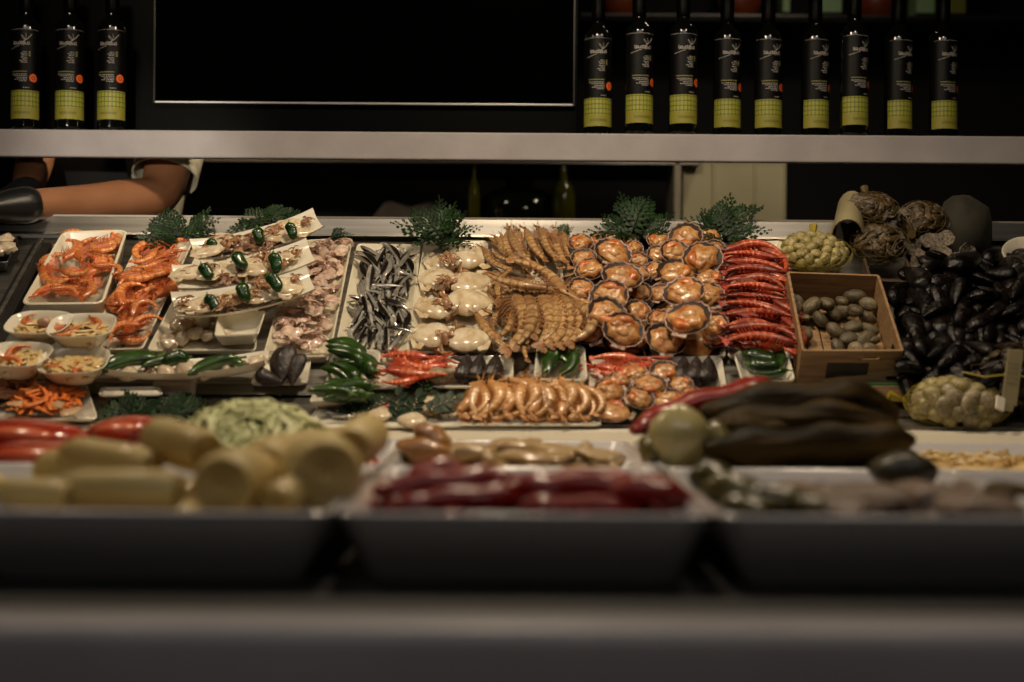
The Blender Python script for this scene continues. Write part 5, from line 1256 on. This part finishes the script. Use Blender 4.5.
# ---------------------------------------------------------------- foreground counter and its trays
FZ = CZ - .1566
def foreground():
    zl = CZ - .2235
    t = empty('front_counter', Matrix.Translation((0, 1.6, 0))); tag(t, 'pale grey counter with rounded lip carrying the front row of food trays', 'counter'); bpy.context.view_layer.update()
    k = MB(); k.box((-1.6, 1.1, zl - .04), (1.6, 2.255, zl), .002); kid(k, 'worktop', mat('charcoal worktop', (26, 26, 25), (20, 20, 19), 4, .5), t)
    k = MB(); k.box((-1.6, 1.025, zl - .10), (1.6, 1.098, CZ - .2075), .014, seg=4); kid(k, 'rounded_lip', LEDGE, t, True)
    k = MB(); k.box((-1.6, 1.06, 0), (1.6, 2.25, zl - .041)); kid(k, 'body', DARK, t)
    H = FZ - zl
    T = []
    X = [(-.85, -.508), (-.505, -.162), (-.159, .184), (.187, .53), (.533, .878)]
    nm = ('beside the vegetable rolls', 'of the pale vegetable rolls', 'of the red pepper strips', 'of the pickles and flakes', 'beyond the pickles'); nm2 = ('beside the tomatoes', 'of the tomatoes and shredded lettuce', 'of the onion pieces', 'of the roasted aubergines', 'beyond the aubergines')
    for i, (a, b) in enumerate(X):
        for j, (y0, y1) in enumerate(((1.28, 1.755), (1.76, 2.24))):
            bb = tray_mesh([(a, y1), (b, y1), (b, y0), (a, y0)], H, .03, .009, .028, zl + .001, .005)
            if (i, j) in ((0, 1), (0, 0)) and True: pass
            lab = f'deep white catering tray {(nm, nm2)[j][i]} on the front counter'
            tag(bb.obj('catering_tray', GASTRO), lab, 'tray', 'catering trays on the front counter')
    # bed of food keeps each tray full: pale dressing at the bottom
    ROLL_ = mat('pale yellow vegetable', (204, 184, 124), (186, 160, 96), 9, .5, rand=.1, sss=.15, coat=.2)
    def roll(px, py, d, r_px, L, dirv, lab, grp=None):
        c = at(px, py, d); r = r_px / F * d; dv = V(dirv).normalized(); k = MB()
        n = 9; path = [c + dv * (L * i / (n - 1)) for i in range(n)]
        k.tube(path, [r * q for q in (.8, .97, 1.0, 1.02, 1, .98, 1, .93, .6)], 18)
        root = k.obj('vegetable_roll', ROLL_); tag(root, lab, 'vegetable', grp)
        k = MB(); pts = []
        x = dv.cross(V((0, 0, 1))).normalized(); z = x.cross(dv)
        for i in range(40): a = i * .42; rr = r * .78 * (1 - i / 46); pts.append(c - dv * (.003) + (x * cos(a) + z * sin(a)) * rr)
        k.tube(pts, [r * .05] * 40, 5); o = k.obj('rolled_edge', mat('roll layer', (172, 146, 84), None, 5, .5) if 'roll layer' not in bpy.data.materials else bpy.data.materials['roll layer']); o.parent = root
    roll(326, 474, 1.40, 41, .13, (-.25, 1, -.05), 'thick pale yellow roll with its round end forward beside the red pepper tray', None)
    roll(222, 486, 1.38, 37, .12, (.1, 1, -.05), 'thick pale yellow roll end beside a dark gap in the middle of its tray')
    roll(178, 491, 1.37, 22, .13, (-1, .2, -.03), 'pale yellow piece lying crosswise at the tray front')
    roll(70, 497, 1.37, 17, .09, (-.9, .3, .0), 'thin pale tip at the server end of the crosswise piece')
    roll(206, 452, 1.52, 24, .11, (-.7, .7, .1), 'brown-edged pale roll standing above the two round ends')
    roll(152, 470, 1.54, 22, .12, (-.9, .4, .1), 'pale yellow roll behind the crosswise piece')
    roll(110, 466, 1.60, 22, .10, (-.9, .4, -.1), 'short pale yellow roll next to the tomatoes')
    roll(276, 502, 1.36, 20, .08, (.3, 1, .1), 'small pale yellow roll tucked low between the two round ends')
    roll(286, 458, 1.55, 26, .12, (.4, .8, .0), 'pale yellow roll under the shredded lettuce')
    roll(352, 448, 1.58, 24, .1, (.1, .9, .1), 'pale tan roll leaning up against the lettuce beside the onion tray')
    roll(262, 470, 1.5, 32, .12, (.1, 1, .0), 'pale yellow roll wedged behind the small low roll')
    # hidden support: more vegetables filling the tray
    for i in range(8): roll(40 + i * 40, 506, 1.55, 24, .1, (rnd.uniform(-1, 1), .6, 0), 'pale yellow roll at the bottom of the vegetable tray', 'rolls at the tray bottom')
    # lettuce
    LET = mat('shredded lettuce', (176, 180, 118), (202, 204, 158), 6, .4, rand=.1); k = MB(); c = at(252, 470, 1.94); q = random.Random(9)
    k.ball(c - V((0, 0, .03)), (.125, .13, .11), 18, 10)
    for i in range(420):
        a, e = q.uniform(0, 2 * pi), q.uniform(.05, 1.45); d = V((cos(a) * cos(e), sin(a) * cos(e), sin(e)))
        P = c - V((0, 0, .03)) + V((d.x * .13, d.y * .135, d.z * .117)); tdir = d.cross(V((q.uniform(-1, 1), q.uniform(-1, 1), q.uniform(-1, 1)))).normalized(); L = q.uniform(.02, .05)
        k.tube([P - tdir * L, P + d * q.uniform(.0, .012), P + tdir * L - d * .008], [(.002, .0012), (.0035, .0012), (.002, .001)], 4)
    k.v = [(x, y, max(z, zl + .012)) for x, y, z in k.v]
    tag(k.obj('shredded_lettuce', LET), 'mound of pale green shredded lettuce behind the vegetable rolls', 'lettuce', None, 'stuff')
    # tomatoes
    TOM = mat('red tomato', (150, 38, 20), (170, 58, 32), 5, .2, rand=.08, sss=.1, coat=.5, bump=.1, bscale=10)
    def wedge(px, py, d, w, h, lab, m=TOM, name='tomato', rot=0.0, dep=.06, cat='tomato', grp=None, bumpy=.05):
        c = at(px, py, d); rx, rz = w / F * d / 2, h / F * d / 2; k = MB(); sd = px * .013
        k.ball((0, 0, 0), (rx, dep, rz), 18, 10, fn=lambda v: 1 + bumpy * sin(4 * v.x + sd) * cos(3 * v.z + sd) + bumpy * .6 * sin(7 * v.y + sd))
        root = k.obj(name, m, M=Matrix.Translation(c) @ Matrix.Rotation(rot, 4, 'Y')); tag(root, lab, cat, grp); return root
    for px, py, d, w, h, rot, lab in ((30, 436, 2.0, 120, 34, .05, 'long red tomato half at the server side of the lettuce'), (125, 431, 2.05, 76, 30, -.12, 'red tomato half beside the lettuce mound'), (45, 455, 1.88, 130, 28, .0, 'glossy red tomato slice in front of the two halves'), (-40, 445, 1.95, 90, 40, .1, 'red tomato at the very edge of the picture')):
        r_ = wedge(px, py, d, w, h, lab, rot=rot)
        k = MB(); k.ball((0, -.048, .004), (w / F * d * .3, .02, h / F * d * .26), 12, 7); o = k.obj('cut_face', mat('tomato flesh', (206, 110, 74), (190, 70, 44), 10, .2, coat=.5) if 'tomato flesh' not in bpy.data.materials else bpy.data.materials['tomato flesh']); o.parent = r_
    for i in range(6): wedge(-20 + 34 * i, 468, 1.95, 60, 34, 'red tomato piece at the bottom of the tomato tray', rot=i, grp='tomatoes at the tray bottom')
    # red pepper strips
    RP = mat('roasted red pepper', (116, 14, 9), (144, 28, 16), 5, .3, rand=.15, coat=.25, bump=.1, bscale=12)
    def strip(pts, d0, d1, r, m, name, lab, cat, grp=None, flat=.6):
        n = len(pts); P = [at(x, y, d0 + (d1 - d0) * i / (n - 1)) for i, (x, y) in enumerate(pts)]; k = MB(); path = []
        for i in range(n - 1):
            for j in range(6):
                u = j / 6; p0, p1, p2, p3 = P[max(i - 1, 0)], P[i], P[i + 1], P[min(i + 2, n - 1)]
                path.append(.5 * ((2 * p1) + (p2 - p0) * u + (2 * p0 - 5 * p1 + 4 * p2 - p3) * u * u + (3 * p1 - p0 - 3 * p2 + p3) * u ** 3))
        path.append(P[-1]); N = len(path); q = random.Random(int(pts[0][0]))
        ph = q.uniform(0, 6); wv = lambda i, f: 1 + .16 * sin(f * i + ph) + q.uniform(-.06, .06); ev = lambda i: .3 + .7 * min(1, 5 * i / N, 5 * (N - 1 - i) / N)
        k.tube(path, [(r * ev(i) * wv(i, .7), r * flat * ev(i) * wv(i, 1.1)) for i in range(N)], 12)
        return tag(k.obj(name, m), lab, cat, grp)
    RS = [([(372, 492), (420, 484), (480, 478), (530, 486)], 1.45, 1.47, .022, 'longest glossy red pepper strip, next to the vegetable rolls'), ([(385, 505), (430, 500), (490, 494), (520, 500)], 1.4, 1.42, .018, 'red pepper strip with bright edge lying at the tray front'),
          ([(500, 490), (560, 484), (620, 488), (650, 500)], 1.44, 1.46, .024, 'broad red pepper strip in the middle of its tray'), ([(610, 492), (645, 488), (676, 496), (682, 508)], 1.41, 1.43, .022, 'red pepper strip curling at the pickle end of its tray'),
          ([(410, 474), (440, 468), (470, 474)], 1.55, 1.57, .02, 'small red pepper curl rising behind the longest strip'), ([(520, 504), (580, 506), (640, 508)], 1.39, 1.41, .018, 'low red pepper strip along the front rim'), ([(550, 478), (600, 480), (640, 484)], 1.55, 1.57, .02, 'red pepper strip at the back of its tray'), ([(630, 484), (655, 482), (668, 490)], 1.5, 1.52, .016, 'pink-red pepper strip with pale spot')]
    for pts, a, b, r, lab in RS: strip(pts, a, b, r, RP, 'red_pepper_strip', lab, 'pepper')
    for i in range(9): strip([(372 + i * 34, 510), (392 + i * 34, 504), (412 + i * 34, 512)], 1.46, 1.5, .02, RP, 'red_pepper_strip', 'red pepper strip at the bottom of its tray', 'pepper', 'red pepper strips at the bottom')
    # onions
    ON = mat('cooked onion', (168, 138, 96), (196, 172, 130), 6, .2, rand=.12, sss=.1, coat=.5); ONB = mat('browned onion', (140, 92, 44), (176, 130, 76), 8, .25, coat=.4)
    for px, py, d, w, h, rot, lab in ((432, 440, 1.98, 40, 28, .5, 'browned onion piece standing tallest in the onion tray'), (425, 450, 1.95, 55, 24, .1, 'glossy onion piece below the tallest browned one'), (470, 452, 1.98, 60, 18, 0, 'flat onion piece in the onion tray next to the tall one'), (515, 447, 2.02, 60, 18, -.1, 'pale onion piece in the middle of the onion tray'), (560, 452, 1.98, 60, 16, .1, 'tan onion piece past the middle of the onion tray'), (598, 455, 1.95, 46, 13, .1, 'thin onion piece at the aubergine end of the onion tray'), (535, 457, 1.9, 80, 13, 0, 'low wide onion piece at the front of the onion tray')):
        wedge(px, py, d, w, h, lab, ONB if 'brown' in lab else ON, 'onion_piece', rot, .035, 'onion', None, .16)
    for i in range(10): wedge(405 + 22 * i, 464, 1.98 + .05 * (i % 2), 44, 22, 'onion piece at the bottom of the onion tray', ON, 'onion_piece', i, .04, 'onion', 'onions at the tray bottom', .15)
    # aubergines, red pepper, onion half
    AU = mat('roasted aubergine', (72, 54, 17), (15, 12, 4), 3, .5, spec=.12, rand=.15, bump=.6, bscale=9, stretch=(1.2, 8, 8))
    for pts, a, b, r, lab in (([(700, 416), (770, 405), (850, 402), (896, 418)], 1.98, 2.0, .036, 'topmost long dark roasted aubergine'), ([(690, 436), (760, 425), (840, 422), (904, 436)], 1.9, 1.92, .031, 'middle dark roasted aubergine with pale stalk end'), ([(706, 448), (780, 446), (860, 442), (914, 440)], 1.84, 1.86, .03, 'lowest roasted aubergine along the tray divider'), ([(770, 428), (830, 426), (896, 430)], 1.95, 1.97, .036, 'fattest dark aubergine in the middle of the pile'), ([(720, 425), (760, 432), (820, 434)], 1.88, 1.9, .026, 'short olive aubergine strip above the lowest one')):
        strip(pts, a, b, r, AU, 'roasted_aubergine', lab, 'aubergine', None, .85)
    for i in range(5): strip([(700 + i * 40, 466), (730 + i * 40, 460), (760 + i * 40, 468)], 1.92, 1.95, .028, AU, 'roasted_aubergine', 'roasted aubergine at the bottom of the aubergine tray', 'aubergine', 'aubergines at the bottom', .85)
    for pts, a, b, r, lab in (([(640, 421), (690, 405), (745, 391), (795, 388)], 2.08, 2.12, .03, 'long roasted red pepper behind the aubergines'), ([(632, 432), (650, 424), (672, 424)], 2.02, 2.05, .02, 'small red pepper piece overhanging the onion tray')): strip(pts, a, b, r, RP, 'red_pepper_strip', lab, 'pepper')
    w0 = wedge(680, 437, 1.86, 58, 62, 'pale roasted onion half standing in front of the red pepper', mat('pale roast onion', (176, 166, 116), (150, 138, 86), 7, .3, coat=.3), 'onion_half', .1, .03, 'onion', None, .1)
    wedge(716, 444, 1.88, 40, 44, 'olive green pepper piece between the onion half and the aubergines', mat('olive pepper', (104, 100, 48), (80, 72, 30), 8, .3, coat=.3), 'pepper_piece', .2, .035, 'pepper', None, .12)
    wedge(655, 450, 1.88, 34, 30, 'dull green pepper piece at the foot of the onion half', bpy.data.materials['olive pepper'], 'pepper_piece', .4, .03, 'pepper', None, .12)
    # the food heaped lower down in each tray
    def bed(x0, x1, y0, y1, top, m, name, label, seed, amp=.007):
        q = random.Random(seed); n1, n2 = 40, 50; k = MB(); ph = [q.uniform(0, 6) for _ in range(6)]
        def h(x, y): return top + amp * (sin(55 * x + ph[0] + 2 * sin(30 * y + ph[1])) + .7 * sin(70 * y + ph[2] + 2.2 * sin(38 * x + ph[3])) + .5 * sin(120 * (x + y) + ph[4]))
        vs = []; g = lambda i, j: i * (n2 + 1) + j
        for i in range(n1 + 1):
            for j in range(n2 + 1):
                x, y = x0 + (x1 - x0) * i / n1, y0 + (y1 - y0) * j / n2; e = min(i, n1 - i, j, n2 - j)
                vs.append(V((x, y, h(x, y) - (.012 if e == 0 else .004 if e == 1 else 0))))
        fs = [[g(i, j), g(i + 1, j), g(i + 1, j + 1), g(i, j + 1)] for i in range(n1) for j in range(n2)]
        m0 = len(vs); vs += [V(((x0 + x1) / 2 + (p.x - (x0 + x1) / 2) * .78, (y0 + y1) / 2 + (p.y - (y0 + y1) / 2) * .84, zl + .012)) for p in vs]; fs += [[a + m0 for a in f[::-1]] for f in fs]
        ed = [g(i, 0) for i in range(n1 + 1)] + [g(n1, j) for j in range(1, n2 + 1)] + [g(i, n2) for i in range(n1 - 1, -1, -1)] + [g(0, j) for j in range(n2 - 1, 0, -1)]
        fs += [[a, b, b + m0, a + m0] for a, b in zip(ed, ed[1:] + ed[:1])]
        k.add(vs, fs); tag(k.obj(name, m), label, name.split('_')[-1], None, 'stuff')
    def inside(i, j, top=FZ - .020):
        a, b = X[i]; y0, y1 = ((1.28, 1.755), (1.76, 2.24))[j]; s = .0385 - .03 * (top - zl) / H + .012
        return a + s, b - s, y0 + s, y1 - s, top
    bed(*inside(1, 0), ROLL_, 'vegetable_pieces', 'layer of pale yellow vegetable pieces under the thick rolls', 31)
    bed(*inside(2, 0, FZ - .016), RP, 'red_pepper_pieces', 'layer of soft red pepper pieces under the strips', 32)
    bed(*inside(2, 1, FZ - .018), ON, 'onion_slices', 'layer of tan onion slices filling the onion tray', 33)
    bed(*inside(3, 1, FZ - .024), AU, 'aubergine_pieces', 'layer of dark aubergine pieces under the roasted aubergines', 34)
    FLb = mat('pale fish flakes', (120, 100, 84), (98, 80, 66), 8, .5, bump=.4, bscale=18)
    x0, x1, y0, y1, tp = inside(3, 0, FZ - .020)
    bed(x0 + .09, x1, y0, y1, tp, FLb, 'fish_flakes', 'layer of grey-pink fish flakes filling most of the pickle tray', 35)
    bed(x0, x0 + .088, y0, y1, tp, mat('chopped pickle', (84, 76, 26), (50, 46, 16), 7, .25, coat=.2), 'pickle_pieces', 'layer of chopped green pickles in one end of the pickle tray', 36)
    bed(*inside(4, 0, FZ - .022), FLb, 'fish_salad', 'brown-pink fish salad filling the tray beyond the pickles', 37)
    bed(*inside(4, 1, FZ - .024), SAL1, 'pale_salad', 'pale salad filling the tray beyond the aubergines', 38)
    bed(*inside(1, 1, FZ - .028), mat('chopped tomato', (150, 44, 24), (176, 74, 42), 7, .3), 'tomato_pieces', 'layer of tomato pieces under the tomato halves and lettuce', 39)
    bed(*inside(0, 0), ROLL_, 'vegetable_pieces', 'layer of pale vegetable pieces in the tray beside the rolls', 41)
    bed(*inside(0, 1, FZ - .028), bpy.data.materials['chopped tomato'], 'tomato_pieces', 'layer of tomato pieces in the outermost tomato tray', 42)
    # pickles and flakes
    OL = mat('green pickle', (84, 76, 26), (50, 46, 16), 7, .25, rand=.2, coat=.2); FL = mat('grey pink fish flakes', (120, 100, 84), (98, 80, 66), 8, .5, rand=.1, bump=.4, bscale=18)
    for px, py, d, w, h, lab in ((712, 478, 1.6, 46, 36, 'olive green pickle next to the red pepper tray'), (732, 490, 1.5, 60, 36, 'wet green pickle in front of its neighbour'), (775, 500, 1.42, 70, 34, 'shiny dark pickle with a bright glint'), (748, 506, 1.4, 60, 26, 'low green pickle along the front rim'), (810, 506, 1.4, 40, 26, 'small dark pickle next to the fish flakes'), (905, 472, 1.7, 66, 40, 'round dark green ball on the tray corner')):
        wedge(px, py, d, w, h, lab, OL if px < 850 else mat('dark green ball', (52, 46, 22), (30, 28, 14), 10, .4, bump=.3, bscale=20), 'pickle', 0, .03, 'pickle', None, .1)
    for px, py, d, w, h, lab in ((860, 500, 1.5, 110, 34, 'largest grey-pink fish flake pile in the pickle tray'), (925, 498, 1.52, 90, 30, 'grey-pink fish flakes beneath the dark green ball'), (835, 506, 1.42, 70, 26, 'small fish flake heap next to the pickles'), (980, 506, 1.42, 80, 26, 'brown fish flake heap at the tray end')):
        wedge(px, py, d, w, h, lab, FL, 'fish_flake', 0, .06, 'fish', None, .16)
    for i in range(7): wedge(710 + i * 50, 516, 1.5, 80, 30, 'pale fish flake at the bottom of the pickle tray', FL, 'fish_flake', i, .06, 'fish', 'flakes at the bottom', .12)
    for px, py, d, w, h, lab in ((1012, 482, 1.9, 44, 22, 'orange-red pepper piece at the edge of the tray beyond the aubergines'), (975, 476, 1.95, 60, 12, 'reddish strip on the pale tray beyond the aubergines')): wedge(px, py, d, w, h, lab, TOM, 'pepper_piece', 0, .03, 'pepper', None, .1)
    wedge(1010, 500, 1.5, 56, 36, 'dark brown lump at the tray edge beyond the fish flakes', AU, 'aubergine_piece', 0, .04, 'aubergine', None, .1)
    k = MB(); q = random.Random(5); c = at(980, 462, 2.1)
    for i in range(120):
        P = V((c.x + q.uniform(-.1, .14), c.y + q.uniform(-.08, .08), FZ - .02 + q.uniform(0, .012))); d = V((q.uniform(-1, 1), q.uniform(-1, 1), 0)).normalized(); k.tube([P - d * .012, P + V((0, 0, .004)), P + d * .012], [.002, .003, .002], 4)
    tag(k.obj('pale_shreds', SAL1), 'pale shreds in the tray beyond the aubergines', 'salad', None, 'stuff')
foreground()

# ---------------------------------------------------------------- the server behind the counter
def skin(name, pts, edges, m, root=0, sub=2, parent=None):
    me = bpy.data.meshes.new(name); me.from_pydata([p for p, r in pts], edges, []); o = bpy.data.objects.new(name, me); COL.objects.link(o)
    md = o.modifiers.new('s', 'SKIN'); md.use_smooth_shade = True
    bpy.context.view_layer.objects.active = o
    if not me.skin_vertices: me.skin_vertices.new()
    for i, (p, r) in enumerate(pts):
        sv = me.skin_vertices[0].data[i]; sv.radius = r if isinstance(r, tuple) else (r, r); sv.use_root = (i == root)
    s = o.modifiers.new('u', 'SUBSURF'); s.levels = sub; s.render_levels = sub
    bpy.context.view_layer.update()
    dg = bpy.context.evaluated_depsgraph_get(); ev = o.evaluated_get(dg); nm = bpy.data.meshes.new_from_object(ev)
    o.modifiers.clear(); o.data = nm; nm.materials.clear(); nm.materials.append(m)
    nm.polygons.foreach_set('use_smooth', [True] * len(nm.polygons)); bpy.data.meshes.remove(me)
    if parent: o.parent = parent
    return o
def person():
    SK = mat('skin', (150, 104, 74), (138, 92, 62), 12, .42, sss=.1, bump=.04, bscale=120)
    TEE = mat('cream cotton shirt', (206, 200, 176), (190, 184, 160), 16, .85, bump=.2, bscale=30)
    APR = mat('black apron', (5, 5, 5), None, 5, .8); GLV = mat('black nitrile glove', (16, 17, 18), None, 5, .38, bump=.1, bscale=60); TR = mat('dark trousers', (24, 24, 28), None, 5, .8); HAIR = mat('dark hair', (24, 17, 12), None, 5, .6)
    cx = at(110, 200, 3.62).x; Y = 3.46
    sl = V((at(182, 200, 3.27).x, 3.29, CZ + .56)); sr = V((at(20, 200, 3.44).x, 3.38, CZ + .49)); el = at(160, 199, 3.15); wr = at(26, 205, 2.86); hd = at(-26, 210, 2.8)
    er = at(38, 148, 3.26); wr2 = at(26, 194, 3.06); hr = at(2, 206, 2.98)
    shz = sl.z
    pts = [((cx, Y, .88), (.16, .11)), ((cx, Y, 1.0), (.15, .10)), ((cx, Y - .01, 1.13), (.13, .09)), ((cx, Y, shz - .08), (.12, .07)), ((cx, Y, shz + .05), (.06, .058)), ((cx, Y - .02, shz + .13), (.054, .056)), ((cx, Y - .03, shz + .21), (.075, .09)), ((cx, Y - .02, shz + .29), (.072, .088)), ((cx, Y - .01, shz + .34), (.04, .05)),
           (sl, .062), (sl.lerp(el, .5), .06), (el, .052), (el.lerp(wr, .2), .052), (el.lerp(wr, .55), .040), (wr, .0325), (wr.lerp(hd, .5), .036),
           (sr, .062), (sr.lerp(er, .5), .052), (er, .044), (er.lerp(wr2, .4), .044), (wr2, .034), (wr2.lerp(hr, .5), .036),
           ((cx + .09, Y, .84), .085), ((cx + .095, Y - .01, .48), .06), ((cx + .1, Y + .02, .1), .042), ((cx + .1, Y - .1, .04), .036), ((cx - .09, Y, .84), .085), ((cx - .095, Y - .01, .48), .06), ((cx - .1, Y + .02, .1), .042), ((cx - .1, Y - .1, .04), .036),
           ((cx, Y - .125, shz + .21), (.014, .014))]
    ed = [(0, 1), (1, 2), (2, 3), (3, 4), (4, 5), (5, 6), (6, 7), (7, 8), (3, 9), (9, 10), (10, 11), (11, 12), (12, 13), (13, 14), (14, 15), (3, 16), (16, 17), (17, 18), (18, 19), (19, 20), (20, 21), (0, 22), (22, 23), (23, 24), (24, 25), (0, 26), (26, 27), (27, 28), (28, 29), (6, 30)]
    body = skin('person', pts, ed, SK)
    tag(body, 'person in cream short-sleeved shirt, black apron and black gloves working behind the counter', 'person')
    # shirt: torso and sleeves in one garment
    k = MB(); rs = []
    for z, a, b in ((.88, .2, .135), (1.05, .2, .128), (1.2, .225, .135), (shz - .1, .225, .14), (shz - .05, .2, .125), (shz + .02, .13, .09), (shz + .05, .075, .072)):
        rs.append([V((cx + a * cos(u) * (abs(cos(u)) ** -.0 if False else 1), Y + b * sin(u) + .004 * sin(9 * u + z * 20), z)) for u in [2 * pi * j / 36 for j in range(36)]])
    k.rings(rs, False, False)
    def sleeve(s, e, r0, r1, t1):
        d = (e - s); n = 9; rr = []
        x = d.normalized().cross(V((0, 1, 0))).normalized(); y = x.cross(d.normalized())
        for i in range(n):
            t = -.12 + (t1 + .12) * i / (n - 1); c = s + d * t; r = r0 + (r1 - r0) * i / (n - 1)
            rr.append([c + x * (r * cos(u) * (1 + .03 * sin(3 * u + 4 * t))) + y * (r * sin(u)) for u in [2 * pi * j / 24 for j in range(24)]])
        c = s + d * (t1 - .005); rr.append([c + (p - (s + d * t1)) * .94 for p in rr[-1]]); rr.append([c - d * .12 + (p - c) * .96 for p in rr[-1]])
        k.rings(rr, True, False)
        return
    sleeve(sl, el, .072, .073, .8); sleeve(sr, er, .07, .076, .45)
    o = k.obj('shirt', TEE); o.parent = body
    k = MB()
    rr = []
    for i in range(10):
        z = shz + .03 - (shz + .03 - .62) * i / 9; hw = .12 + .05 * min(1, i / 3); rr.append([V((cx - .03 + hw * u, Y - .15 - .02 * (1 - u * u) - .01 * i / 9, z)) for u in [-1 + 2 * j / 10 for j in range(11)]] + [V((cx - .03 + hw * u, Y - .144 - .02 * (1 - u * u) - .01 * i / 9, z)) for u in [1 - 2 * j / 10 for j in range(11)]])
    k.rings(rr); o = k.obj('apron', APR); o.parent = body
    k = MB(); 
    for sx in (1, -1):
        path = [(cx + sx * .09, Y, .9), (cx + sx * .095, Y - .01, .5), (cx + sx * .1, Y + .02, .12)]; k.tube(path, [.105, .085, .065], 16)
    o = k.obj('trousers', TR); o.parent = body
    k = MB(); k.ball((cx, Y + .005, shz + .295), (.086, .1, .075), 16, 10); o = k.obj('hair', HAIR); o.parent = body
    k = MB()
    for sx in (1, -1): k.ball((cx + sx * .03, Y - .112, shz + .232), .011, 8, 6)
    o = k.obj('eye', EYE); o.parent = body
    # gloves: palm and five fingers each
    def glove(w, h, side):
        d = (h - w).normalized(); up = V((0, 0, 1)); s = d.cross(up).normalized() * side; up = s.cross(d) * side
        P = [(w - d * .035, .041), (w + d * .01, .042), (w + d * .05, (.046, .03)), (w + d * .09, (.05, .03))]; E = [(0, 1), (1, 2), (2, 3)]
        for f, (o_, L) in enumerate(((.032, .065), (.011, .075), (-.011, .07), (-.032, .055))):
            b = len(P); base = w + d * .1 + s * o_
            for q in range(3): P.append((base + d * (L * (q + .6) / 3) - up * (.014 * q * q), .0105)); E.append((3 if q == 0 else b + q - 1, b + q))
        b = len(P); base = w + d * .045 + s * .035
        for q in range(3): P.append((base + s * (.014 * q) + d * (.022 * q) - up * .012 * q, .012)); E.append((2 if q == 0 else b + q - 1, b + q))
        g = skin('glove', P, E, GLV); g.parent = body
    glove(wr, hd, 1); glove(wr2, hr, -1)
person()

# ---------------------------------------------------------------- light and camera
def lamp(x, y, z, w, col=(1, .80, .56), size=.07, spot=None, tgt=None):
    L = bpy.data.lights.new('lamp', 'SPOT'); L.energy = w; L.color = col; L.shadow_soft_size = size; L.spot_size = radians(spot or 110); L.spot_blend = .8
    o = bpy.data.objects.new('spot_light', L); COL.objects.link(o); o.location = (x, y, z)
    o.rotation_euler = (V(tgt) - V((x, y, z))).to_track_quat('-Z', 'Y').to_euler() if tgt else (0, 0, 0)
    return o
LZ = CZ + 1.15
for x, w in ((-.91, 19), (-.02, 42), (.67, 18)):
    lamp(x, 2.15, LZ, w, tgt=(x * .95, 2.4, CZ), spot=145)
# overhead kitchen lamp behind the shelf, then two added spots
lamp(-.62, 3.25, CZ + 1.25, 24, spot=110, size=.05, tgt=(-.85, 3.4, CZ + .2))
lamp(-.5, 3.2, CZ + .85, 9, spot=90, size=.05, tgt=(-.82, 3.12, CZ + .3))  # added out of view to brighten the elbow from the side
lamp(.75, 3.5, CZ + 1.3, 7, spot=150, size=.05, tgt=(.75, 3.9, CZ + .3))  # added out of view to light the ivory box and high shelf
# unseen low spot added to light the server's sleeve and elbow under the shelf
lamp(-.8, -2.35, CZ + .31, 560, col=(1, .88, .72), size=.06, spot=6.5, tgt=(-.8, 3.2, CZ + .33))
# soft fill added on the customers' side to lift the dark front faces
A = bpy.data.lights.new('room', 'AREA'); A.energy = 13; A.size = 2.6; A.size_y = .6; A.shape = 'RECTANGLE'; A.color = (1, .93, .9)
o = bpy.data.objects.new('room_fill_light', A); COL.objects.link(o); o.location = (0, -.1, 2.85); o.rotation_euler = (radians(12), 0, 0)
W = bpy.data.worlds.new('room'); SC.world = W; W.use_nodes = True; W.node_tree.nodes['Background'].inputs[0].default_value = (.9, .85, .8, 1); W.node_tree.nodes['Background'].inputs[1].default_value = .004

cam = bpy.data.cameras.new('camera'); cam.lens = 50; cam.sensor_width = 36; cam.clip_start = .05
cam.dof.use_dof = True; cam.dof.focus_distance = 2.78; cam.dof.aperture_fstop = 1.9
co = bpy.data.objects.new('camera', cam); COL.objects.link(co)
co.matrix_world = Matrix.Translation((0, 0, CZ)) @ (Matrix.Rotation(pi / 2, 4, 'X') @ Matrix.Rotation(ROLL, 4, 'Z'))
SC.camera = co
for p in PROTOS: bpy.data.objects.remove(p, do_unlink=True)
SC.view_settings.view_transform = 'Standard'; SC.view_settings.look = 'None'; SC.view_settings.exposure = -0.1; SC.view_settings.gamma = 1; SC.view_settings.use_curve_mapping = False
SC.cycles.use_denoising = True
